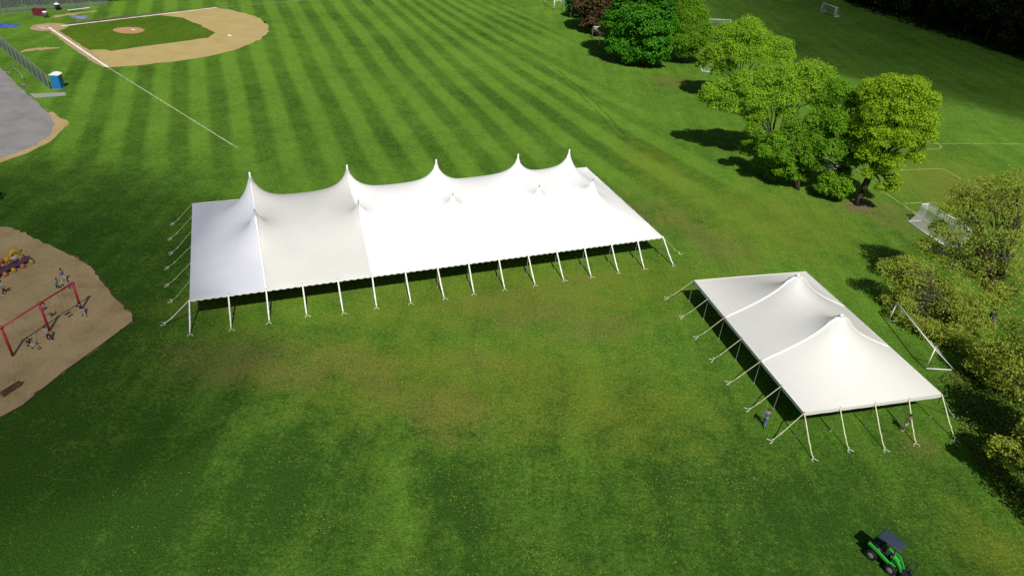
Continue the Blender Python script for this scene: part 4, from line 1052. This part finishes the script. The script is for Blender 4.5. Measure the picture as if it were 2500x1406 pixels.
def crown(name, blobs, mat_, root, dens=1.0, leaf=.2, clump=.3, droop=0.0, hollow=.5, aspect=1.6, tilt=1.0, sub_n=1.0, spread=.25, loose=.4):
    """blobs: (centre, radius, flatness). Each blob carries many overlapping clumps of leaves, so that light, shade and gaps fall between them."""
    Ps, Ns, Ss, Ts = [], [], [], []
    for (c, rad, fl) in blobs:
        c = np.array(c); nc = int(max(8, 34 * sub_n))
        d = RNG.normal(size=(nc, 3)); d /= np.linalg.norm(d, axis=1)[:, None]; d[:, 2] = np.where(d[:, 2] < -.4, -d[:, 2], d[:, 2])
        rr = rad * (hollow + (1.0 - hollow) * RNG.random(nc) ** .5)
        cc = c + d * rr[:, None] * np.array([1, 1, fl])
        for k in range(nc):
            rc = rad * clump * RNG.uniform(.45, 1.9)
            m = int(max(6, dens * (1 - loose) * 17 * (rc / leaf) ** 2))
            e = RNG.normal(size=(m, 3)); e /= np.linalg.norm(e, axis=1)[:, None]
            p = cc[k] + e * (rc * (spread + (1.25 - spread) * RNG.random(m) ** .7))[:, None] * np.array([1, 1, .75])
            nn_ = e * .45 + d[k] * .5 + np.array([0, -.2, .75]) + RNG.normal(size=(m, 3)) * .42 * tilt
            nn_ /= np.linalg.norm(nn_, axis=1)[:, None]
            Ps.append(p); Ns.append(nn_); Ss.append(leaf * RNG.uniform(.55, 1.4, m)); Ts.append(np.clip(RNG.normal(.5, .15) + RNG.normal(0, .2, m), 0, 1))
        if loose:      # single sprays between the clumps
            m = int(loose * sum(len(q) for q in Ps[-nc:]) / (1 - loose)); e = RNG.normal(size=(m, 3)); e /= np.linalg.norm(e, axis=1)[:, None]
            e[:, 2] = np.where(e[:, 2] < -.5, -e[:, 2], e[:, 2])
            lump = 1 + .14 * np.sin(e[:, 0] * 5 + c[0]) * np.sin(e[:, 1] * 6 + c[1]) + .1 * np.sin(e[:, 2] * 9 + c[2])
            p = c + e * (rad * lump * (.35 + .78 * RNG.random(m) ** .5))[:, None] * np.array([1, 1, fl])
            nn_ = e * .5 + np.array([0, -.2, .7]) + RNG.normal(size=(m, 3)) * .5; nn_ /= np.linalg.norm(nn_, axis=1)[:, None]
            Ps.append(p); Ns.append(nn_); Ss.append(leaf * RNG.uniform(.5, 1.3, m)); Ts.append(np.clip(RNG.normal(.5, .24, m), 0, 1))
    P = np.concatenate(Ps); o_ = np.array(ORG[root]) if root is not None else np.zeros(3); NLEAF[0] += len(P)
    me = leaves_mesh(name, P - o_, np.concatenate(Ns), np.concatenate(Ss), np.concatenate(Ts), mat_, aspect, droop)
    o = bpy.data.objects.new(name, me); COL.objects.link(o); o.parent = root; ORG[o] = Vector(o_)
    return o
def limb_path(a, b, sag, n=6, jit=.06):
    a, b = Vector(a), Vector(b); L_ = (b - a).length; out = []
    for k in range(n + 1):
        t = k / n; p = a.lerp(b, t); p.z += math.sin(math.pi * t) * sag * L_
        if 0 < k < n: p += Vector((random.gauss(0, jit), random.gauss(0, jit), random.gauss(0, jit))) * L_ * .35
        out.append(p)
    return out
def tree(label, base, blobs_px, leafm, group, name='leafy_tree', trunk_r=.26, fork=.28, bark=None, limbs=None, twigs=2, swell=1.0, stems=1, **kw):
    """blobs_px: (px, py, radius px, extra depth m, flatness)"""
    bark = bark or M_BARK; base = Vector(base)
    r = thing(name, label, 'tree', base, group)
    blobs = []
    for q in blobs_px:
        px, py, rp = q[:3]; dd = q[3] if len(q) > 3 else 0; fl = q[4] if len(q) > 4 else .85
        c = V(px, py, base, dd); rad = rp * swell * pxm(c); c.z = max(c.z, rad * .5); blobs.append((c, rad, fl))
    zt = max(b[0].z for b in blobs); cen = sum((b[0] for b in blobs), Vector()) / len(blobs)
    tm = MB()
    tops = []
    for s_ in range(stems):
        off = Vector((random.uniform(-.4, .4), random.uniform(-.3, .3), 0)) * (stems > 1) * 1.2
        f0 = base + off * .4; f1 = base.lerp(Vector((cen.x, cen.y, base.z)), .3) + off + Vector((0, 0, zt * fork))
        pth = limb_path(f0 - Vector((0, 0, .15)), f1, 0, 4, .03); rr = trunk_r / math.sqrt(stems)
        tm.tube(pth, [rr * 1.35, rr * 1.05, rr, rr * .92, rr * .85], 9); tops.append(f1)
    lb = MB()
    for (c, rad, fl) in blobs:
        f1 = min(tops, key=lambda q: (q - c).length)
        st = f1.lerp(base, random.uniform(0, .25)); p = limb_path(st, c, .10, 6, .07); r0 = trunk_r * random.uniform(.28, .42)
        lb.tube(p, [r0 * (1 - .75 * k / 6) for k in range(7)], 6)
        for _ in range(twigs):
            k = random.randint(2, 5); d = Vector((random.gauss(0, 1), random.gauss(0, 1), random.gauss(.3, .7))).normalized()
            lb.tube(limb_path(p[k], c + d * rad * .9, .05, 4, .08), [r0 * .35 * (1 - .2 * q) for q in range(5)], 4)
    tm.v += [] ; n0 = len(tm.v)
    tm.build('trunk', bark, r, True); lb.build('branches', bark, r, True)
    crown('crown', blobs, leafm, r, **kw)
    return r
GT = 'row of trees between the two fields'
T1b = G(1568, 158)
tree('very dense deep green tree with large leaf clusters reaching the top edge', T1b,
     [(1528, 112, 42), (1585, 108, 46, -1), (1515, 60, 42), (1570, 55, 55, -1), (1530, 15, 45, 1), (1590, 5, 55, 1), (1550, -40, 55, 1), (1555, 130, 34, -1), (1600, 135, 28, -1), (1500, 90, 24), (1610, 60, 36, 1)],
     L_DEEP, GT, trunk_r=.4, dens=1.0, leaf=.30, clump=.19, hollow=.72, aspect=1.3, tilt=.8, sub_n=2.6, spread=.45, loose=.1)
tree('dark purple brown leaved tree at the top edge beside the dense green tree', G(1474, 84),
     [(1455, 50, 30), (1478, 70, 28, -1), (1440, 15, 34, 1), (1475, 10, 40, 1), (1450, -20, 40, 2), (1490, 45, 26), (1432, 62, 16)],
     L_PURP, GT, trunk_r=.35, dens=1.2, leaf=.34, clump=.24, hollow=.7, aspect=1.4, sub_n=1.4, spread=.5)
tree('small dark green tree at the left end of the tree row', G(1412, 44),
     [(1405, 20, 19), (1425, 12, 20), (1412, 36, 14), (1398, 5, 16), (1440, 0, 24, 2), (1420, -12, 24, 2)],
     L_DARK, GT, trunk_r=.25, dens=1.1, leaf=.32, clump=.28, hollow=.6)
tree('medium green tree with fine leaves leaning against the dense dark green one', G(1637, 150),
     [(1625, 60, 38), (1672, 55, 44, 1), (1695, 92, 36), (1655, 100, 34, -1), (1650, 10, 46, 2), (1612, 118, 20, -1), (1715, 70, 22), (1700, 40, 30, 2), (1625, 135, 16), (1680, 125, 22), (1680, 10, 30, 3), (1665, 125, 26, 0), (1715, 105, 20, 0), (1630, 95, 30, 1)],
     L_MID, GT, trunk_r=.3, dens=.5, leaf=.16, clump=.18, sub_n=3.2, droop=.3)
tree('first lime green tree with a rounded double crown', G(1800, 252),
     [(1778, 92, 38, 0), (1830, 88, 40, 0), (1862, 108, 34, 1), (1905, 118, 30, 1), (1752, 128, 30, -1), (1800, 132, 36, -1), (1850, 138, 34, -1), (1905, 145, 26, 0), (1735, 155, 24, -1), (1825, 70, 30, 1), (1775, 160, 18, -1), (1925, 135, 16, 1), (1722, 140, 16), (1800, 100, 30, 2), (1710, 160, 12), (1750, 178, 16, -1)],
     L_LIME, GT, trunk_r=.26, fork=.3, stems=2, dens=.30, leaf=.145, clump=.17, sub_n=3.0, droop=.35, twigs=3)
tree('wide spreading lime green tree with low arching branches', G(1893, 402),
     [(1735, 228, 26, -1), (1775, 222, 34, 0), (1820, 205, 36, 0), (1870, 195, 36, 1), (1920, 195, 40, 1), (1975, 178, 34, 2), (2010, 185, 28, 2), (1840, 240, 34, -1), (1790, 258, 30, -1), (1745, 258, 18, -1), (1900, 240, 36, 0), (1955, 232, 36, 1), (2015, 220, 24, 1), (1850, 280, 22, -1), (1920, 275, 24, 0), (1830, 290, 18, -1), (1722, 240, 20, -1), (1760, 245, 26, 0), (1990, 215, 30, 1), (1850, 215, 30, 3), (1900, 215, 30, 3)],
     L_LIME, GT, trunk_r=.26, fork=.30, stems=3, dens=.30, leaf=.145, clump=.17, sub_n=3.0, droop=.35, twigs=3)
tree('lower mid green tree in the middle of the row, casting a long shadow', G(1945, 462),
     [(1900, 345, 28, 0), (1945, 320, 32, 1), (1915, 385, 24, -1), (1870, 370, 22, -1), (1960, 360, 26, 0), (1925, 415, 18, -1), (1840, 320, 20, 0), (1985, 300, 24, 1), (1890, 395, 24, 1), (1860, 345, 22, 2), (1955, 400, 24, 1), (1980, 345, 24, 2), (1935, 430, 16, 0), (1905, 420, 16, -1), (1862, 398, 26, 2.5), (1830, 365, 24, 4), (1885, 430, 18, 1.5), (1960, 430, 18, 1)],
     L_MID, GT, trunk_r=.3, fork=.35, stems=2, dens=.42, leaf=.15, clump=.18, sub_n=2.6)
tree('bright mid green tree with a forked trunk beside the leaning dark trunk', G(2050, 480),
     [(2010, 290, 34, 1), (2060, 240, 34, 2), (2050, 300, 38, 0), (2000, 335, 32, 0), (1975, 385, 26, -1), (2030, 365, 34, -1), (2085, 345, 30, 0), (1998, 405, 18, -1), (2090, 255, 28, 2), (2015, 250, 26, 2), (2075, 395, 20, 0), (2040, 215, 24, 3), (2085, 300, 30, 2), (2010, 365, 26, 1), (2060, 420, 18, 1), (1985, 350, 26, 1), (2100, 385, 24, 1)],
     L_MID, GT, trunk_r=.33, fork=.34, stems=2, dens=.45, leaf=.15, clump=.18, sub_n=2.8)
tree('tallest yellow lime tree at the right end of the row with a leaning dark trunk', G(2092, 500),
     [(2130, 225, 36, 1), (2175, 215, 36, 1), (2225, 220, 36, 1), (2262, 250, 30, 1), (2140, 275, 38, 0), (2200, 275, 42, 0), (2250, 300, 34, 0), (2150, 335, 36, -1), (2210, 340, 34, -1), (2262, 335, 24, 0), (2120, 375, 28, -1), (2175, 395, 28, -1), (2235, 385, 20, 0), (2100, 320, 26, 0), (2185, 440, 17, -1), (2120, 425, 15, -1), (2245, 215, 22, 2), (2115, 250, 28, 2), (2100, 290, 26, 1), (2270, 290, 24, 1), (2150, 410, 22, 0), (2150, 460, 14, -1), (2180, 460, 13, -1), (2115, 350, 28, 1), (2165, 300, 34, 2), (2230, 350, 26, 1)],
     L_LIMEY, GT, trunk_r=.42, fork=.36, dens=.30, leaf=.145, clump=.17, sub_n=3.0, droop=.45, twigs=3)
# low bush
bb = G(2040, 488)
r = thing('round_bush', 'round bright green bush at the foot of the leaning tree trunk', 'bush', bb)
MB().tube([bb, bb + Vector((0, 0, .6))], [.08, .05], 6).build('stem', M_BARK, r)
crown('foliage', [(V(px, py, bb, dd), rp * pxm(bb), .85) for px, py, rp, dd in ((2035, 450, 28, 0), (2012, 460, 20, -.3), (2060, 456, 22, 0), (2048, 470, 18, -.5), (2020, 440, 14, .3))], L_MID, r, dens=.9, leaf=.2, hollow=.6)
GO = 'large olive green trees on the right'
kw = dict(dens=.042, leaf=.12, clump=.2, hollow=.2, spread=.1, twigs=9, sub_n=1.5, loose=.5, tilt=1.3)
tree('tall sparse olive green tree with bare limbs showing at the right edge', G(2425, 800),
     [(2400, 465, 30, 2), (2445, 455, 32, 2), (2485, 445, 30, 2), (2345, 475, 24, 2), (2320, 520, 24, 1), (2370, 520, 32, 1), (2430, 520, 34, 1), (2485, 520, 32, 1), (2300, 575, 20, 0), (2350, 590, 30, 0), (2410, 585, 32, 0), (2470, 590, 32, 0), (2250, 600, 18, 0), (2330, 650, 28, 0), (2290, 640, 22, 0), (2400, 650, 28, 0), (2480, 660, 26, 0), (2500, 720, 30, 0), (2430, 710, 26, -1), (2460, 490, 30, 3), (2400, 500, 28, 3), (2360, 550, 26, 2), (2320, 610, 24, 1), (2380, 620, 28, 1), (2440, 620, 30, 2), (2490, 570, 28, 2), (2270, 610, 18, 1), (2350, 500, 22, 2), (2290, 555, 16, 1), (2450, 740, 26, 0), (2380, 680, 26, 0), (2500, 480, 26, 2)],
     L_OLIVE, GO, swell=1.3, trunk_r=.3, fork=.3, bark=M_BARKG, **kw)
tree('wide olive green tree spreading low towards the ivory tent', G(2352, 818),
     [(2165, 655, 20, 0), (2200, 650, 22, 0), (2245, 660, 26, 1), (2185, 695, 20, 0), (2230, 700, 24, 0), (2280, 700, 28, 1), (2330, 710, 30, 1), (2165, 730, 15, 0), (2205, 720, 18, 0), (2265, 735, 24, 1), (2320, 755, 30, 0), (2370, 765, 30, 0), (2345, 790, 22, 0), (2225, 680, 20, 0), (2305, 735, 26, 1), (2215, 640, 16, 1), (2350, 745, 28, 1), (2400, 740, 26, 1), (2400, 800, 22, 0), (2280, 770, 20, 1), (2240, 750, 16, 1), (2310, 795, 18, 1)],
     L_OLIVE, GO, swell=1.3, trunk_r=.25, fork=.3, bark=M_BARKG, **kw)
tree('low olive green tree growing behind the triangular goal frame', G(2345, 862),
     [(2235, 790, 20, .5), (2275, 805, 22, .5), (2300, 835, 22, .5), (2330, 820, 26, .5), (2255, 830, 16, .5), (2370, 850, 24, .3), (2330, 860, 18, .3), (2200, 775, 14, 1), (2400, 860, 24, 0), (2215, 745, 16, 1.5), (2175, 765, 12, 1.5)],
     L_OLIVE, GO, swell=1.3, trunk_r=.2, fork=.25, bark=M_BARKG, **kw)
tree('olive brown tree reaching out of the picture at the lower right edge', G(2500, 985),
     [(2440, 845, 30, 0), (2490, 850, 34, 0), (2470, 800, 26, 1), (2420, 890, 24, 0), (2470, 900, 30, -1), (2510, 930, 34, -1), (2440, 930, 22, -1), (2530, 800, 34, 0), (2540, 870, 36, 0), (2400, 860, 22, 0), (2390, 900, 18, 0), (2450, 870, 26, 1), (2490, 890, 28, 0), (2420, 930, 18, 0), (2370, 890, 14, 0), (2485, 960, 22, 0)],
     L_OLIVE, GO, swell=1.3, trunk_r=.25, fork=.3, bark=M_BARKG, **kw)
tree('yellow green tree clumps over the dark undergrowth at the lower right edge', G(2520, 1235),
     [(2440, 1085, 18, 0), (2475, 1095, 20, 0), (2420, 1100, 12, 0), (2500, 1120, 26, 0), (2470, 1130, 16, 0), (2530, 1060, 34, 1), (2560, 1120, 40, 0), (2590, 1180, 46, -1), (2510, 1060, 20, 1), (2620, 1260, 60, -1), (2600, 1080, 50, 1)],
     L_OLIVE, GO, swell=1.3, trunk_r=.25, fork=.3, bark=M_BARKG, **dict(kw, dens=.16, leaf=.14))
tree('olive tree beyond the right edge, its shade over the undergrowth', G(2640, 1180),
     [(2560, 960, 60, 0), (2620, 940, 60, 0), (2640, 1020, 70, 0), (2580, 1030, 50, -1), (2700, 980, 70, 0), (2545, 985, 34, 0)],
     L_OLIVE, GO, swell=1.3, trunk_r=.4, fork=.3, bark=M_BARKG, **dict(kw, dens=.14, leaf=.2))
# undergrowth below them: nobody could count it
def scatter(name, poly_px, n, zmax, mat_, leaf, label):
    P2 = [G(*p) for p in poly_px]; xs_ = [p.x for p in P2]; ys_ = [p.y for p in P2]
    pts = RNG.uniform((min(xs_), min(ys_)), (max(xs_), max(ys_)), (n * 3, 2))
    inside = np.zeros(len(pts), bool); j = len(P2) - 1
    for i in range(len(P2)):
        xi, yi, xj, yj = P2[i].x, P2[i].y, P2[j].x, P2[j].y
        cnd = ((yi > pts[:, 1]) != (yj > pts[:, 1])) & (pts[:, 0] < (xj - xi) * (pts[:, 1] - yi) / (yj - yi + 1e-9) + xi); inside ^= cnd; j = i
    pts = pts[inside]
    cl = (np.sin(pts[:, 0] * 1.7) * np.cos(pts[:, 1] * 1.9 + 1) + np.sin(pts[:, 0] * .7 + pts[:, 1] * .9)) * .25 + .5
    pts = pts[RNG.random(len(pts)) < np.clip(cl + .25, 0, 1)]
    z = RNG.random(len(pts)) ** 1.6 * zmax * (.4 + .6 * RNG.random(len(pts)))
    P = np.column_stack([pts, z]); Nn = RNG.normal(size=P.shape) * .5 + np.array([0, 0, 1.0]); Nn /= np.linalg.norm(Nn, axis=1)[:, None]
    me = leaves_mesh(name, P, Nn, leaf * RNG.uniform(.6, 1.4, len(P)), RNG.normal(.5, .22, len(P)), mat_)
    o = bpy.data.objects.new(name, me); COL.objects.link(o); return tag(o, label, None, None, 'stuff')
scatter('undergrowth', [(2290, 925), (2330, 960), (2345, 1010), (2340, 1060), (2370, 1110), (2410, 1165), (2450, 1215), (2500, 1262), (2560, 1320), (2680, 1300), (2620, 900), (2500, 830), (2400, 850), (2330, 905)], 9000, .5, L_UNDER, .13, 'dark leafy undergrowth beneath the olive trees')
# dark woods along the far side of the right field and behind the diamond
GW = 'trees along the edge of the dark wood'
def wood_tree(base, H, lm, label, group, seed):
    global RNG
    RNG = np.random.default_rng(seed); random.seed(seed)
    r = thing('wood_tree', label, 'tree', base, group); b = Vector(base)
    MB().tube([b, b + Vector((random.uniform(-.4, .4), 0, H * .5)), b + Vector((random.uniform(-.6, .6), 0, H * .85))], [.3, .22, .08], 6).build('trunk', M_BARKG, r, True)
    bl = []
    for k in range(11):
        t = random.uniform(.18, 1); an = random.uniform(0, 6.28); rd = H * .22 * (1.15 - abs(t - .5))
        bl.append((b + Vector((math.cos(an) * rd * .8, math.sin(an) * rd * .8, H * t * .9)), H * random.uniform(.12, .2), .9))
    crown('crown', bl, lm, r, dens=.8, leaf=.45, clump=.3, hollow=.4)
    return r
def copy_tree(src, loc, rz, sc_, label, group):
    c = src.copy(); COL.objects.link(c); c.location = loc; c.rotation_euler = (0, 0, rz); c.scale = (sc_, sc_, sc_); c['label'] = label; c['group'] = group
    for ch in list(src.children):
        d = ch.copy(); COL.objects.link(d); d.parent = c
    return c
far_a, far_b = G(2040, -2), G(2500, 152); ed = (far_b - far_a).normalized(); en = Vector((-ed.y, ed.x, 0))
if en.x < 0: en = -en
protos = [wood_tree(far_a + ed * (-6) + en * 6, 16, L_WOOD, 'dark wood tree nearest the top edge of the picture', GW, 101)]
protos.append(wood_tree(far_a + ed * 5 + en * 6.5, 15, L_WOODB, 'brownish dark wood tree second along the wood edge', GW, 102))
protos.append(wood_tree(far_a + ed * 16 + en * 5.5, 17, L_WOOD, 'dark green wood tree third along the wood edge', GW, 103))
words = ['fourth', 'fifth', 'sixth', 'seventh', 'eighth', 'ninth', 'tenth', 'eleventh', 'twelfth', 'thirteenth']
rw = random.Random(5)
k = 0; t = 26.0; Lw = (far_b - far_a).length
while t < Lw + 34 and k < 10:
    copy_tree(protos[k % 3], far_a + ed * t + en * rw.uniform(5, 8), rw.uniform(0, 6.28), rw.uniform(.85, 1.15), ['dark', 'brownish dark', 'dark green'][k % 3] + ' wood tree, ' + words[k] + ' along the wood edge from the top', GW)
    t += rw.uniform(8.5, 11); k += 1
for q in range(10):
    for rowk in (1, 2):
        copy_tree(protos[(q + rowk) % 3], far_a + ed * (q * 12 - 12 + rowk * 4) + en * (8 + 9 * rowk), rw.uniform(0, 6.28), rw.uniform(1.0, 1.3), 'dark tree deeper inside the wood at the top right', 'trees deeper inside the dark wood')
GL = 'dark trees behind the backstop'
for q, (px, py, s_) in enumerate(((60, 6, .8), (135, 4, .85), (215, 0, .8), (300, -2, .85), (385, -6, .8), (470, -8, .75), (-30, 12, .9))):
    b = G(px, py) + Vector((0, 7, 0))
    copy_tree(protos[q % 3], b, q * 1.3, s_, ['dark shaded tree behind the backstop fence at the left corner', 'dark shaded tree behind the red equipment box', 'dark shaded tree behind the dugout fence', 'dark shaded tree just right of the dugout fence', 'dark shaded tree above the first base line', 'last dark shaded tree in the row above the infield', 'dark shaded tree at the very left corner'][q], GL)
for q, px in enumerate((0, 100, 200, 300, 400)):
    b = G(px, 0) + Vector((4, 18, 0))
    copy_tree(protos[(q + 1) % 3], b, q * 2.1, 1.0, 'dark tree in the second row behind the backstop', 'second row of dark trees behind the backstop')
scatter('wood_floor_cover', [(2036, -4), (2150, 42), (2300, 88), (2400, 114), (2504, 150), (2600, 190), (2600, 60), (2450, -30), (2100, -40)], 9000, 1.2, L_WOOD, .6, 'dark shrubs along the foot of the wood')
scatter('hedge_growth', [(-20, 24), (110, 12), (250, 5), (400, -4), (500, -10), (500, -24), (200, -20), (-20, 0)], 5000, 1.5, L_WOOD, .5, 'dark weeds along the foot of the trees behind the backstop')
# a tree just left of the picture whose shade reaches the lawn
RNG = np.random.default_rng(77); random.seed(77)
lb_ = G(10, 490) + Vector((-1.2, -5.5, 0))
tl = thing('leafy_tree', 'leafy tree just past the left edge of the picture, its shade on the lawn', 'tree', lb_)
MB().tube([lb_, lb_ + Vector((0, 0, 4))], [.3, .2], 8).build('trunk', M_BARK, tl, True)
crown('crown', [(lb_ + Vector((-1.2, .3, 6.3)), 2.2, .8), (lb_ + Vector((-2.6, -.4, 5.9)), 2.0, .8), (lb_ + Vector((-1.8, .8, 7.4)), 1.7, .8)], L_MID, tl, dens=.8, leaf=.25)
print('LEAVES', NLEAF)

# ------------------------------------------------------------------ clouds out of view, added high overhead to shade fields and darken corners
def shade_cloud(target, rx, ry, rz, hgt, density, rot=0.0):
    m = bpy.data.materials.new('shade_cloud_vapour'); m.use_nodes = True; N = m.node_tree.nodes; N.remove(N['Principled BSDF'])
    ab = N.new('ShaderNodeVolumeScatter'); ab.inputs['Color'].default_value = (.96, .96, .97, 1); ab.inputs['Density'].default_value = density; ab.inputs['Anisotropy'].default_value = .3
    m.node_tree.links.new(ab.outputs[0], N['Material Output'].inputs['Volume'])
    c = Vector((target[0], target[1], 0)) - LD * (hgt / math.sin(SUN_EL))
    bm = bmesh.new(); bmesh.ops.create_icosphere(bm, subdivisions=4, radius=1)
    from mathutils import noise as mn
    for v in bm.verts:
        k = 1 + .35 * mn.noise(v.co * 1.6 + c * .01) + .12 * mn.noise(v.co * 4.0 + c * .02)
        v.co = v.co * k
    for v in bm.verts: v.co = Vector((v.co.x * rx, v.co.y * ry, v.co.z * rz))
    me = bpy.data.meshes.new('shade_cloud'); bm.to_mesh(me); bm.free(); me.materials.append(m)
    o = bpy.data.objects.new('shade_cloud', me); COL.objects.link(o); o.location = c; o.rotation_euler = (0, 0, rot)
    return tag(o, kind='structure')
shade_cloud((108, 192), 62, 66, 16, 230, .062, .1)
shade_cloud((190, 205), 60, 85, 16, 235, .062, .4)
shade_cloud((-56, 40), 36, 34, 10, 200, .050, .1)
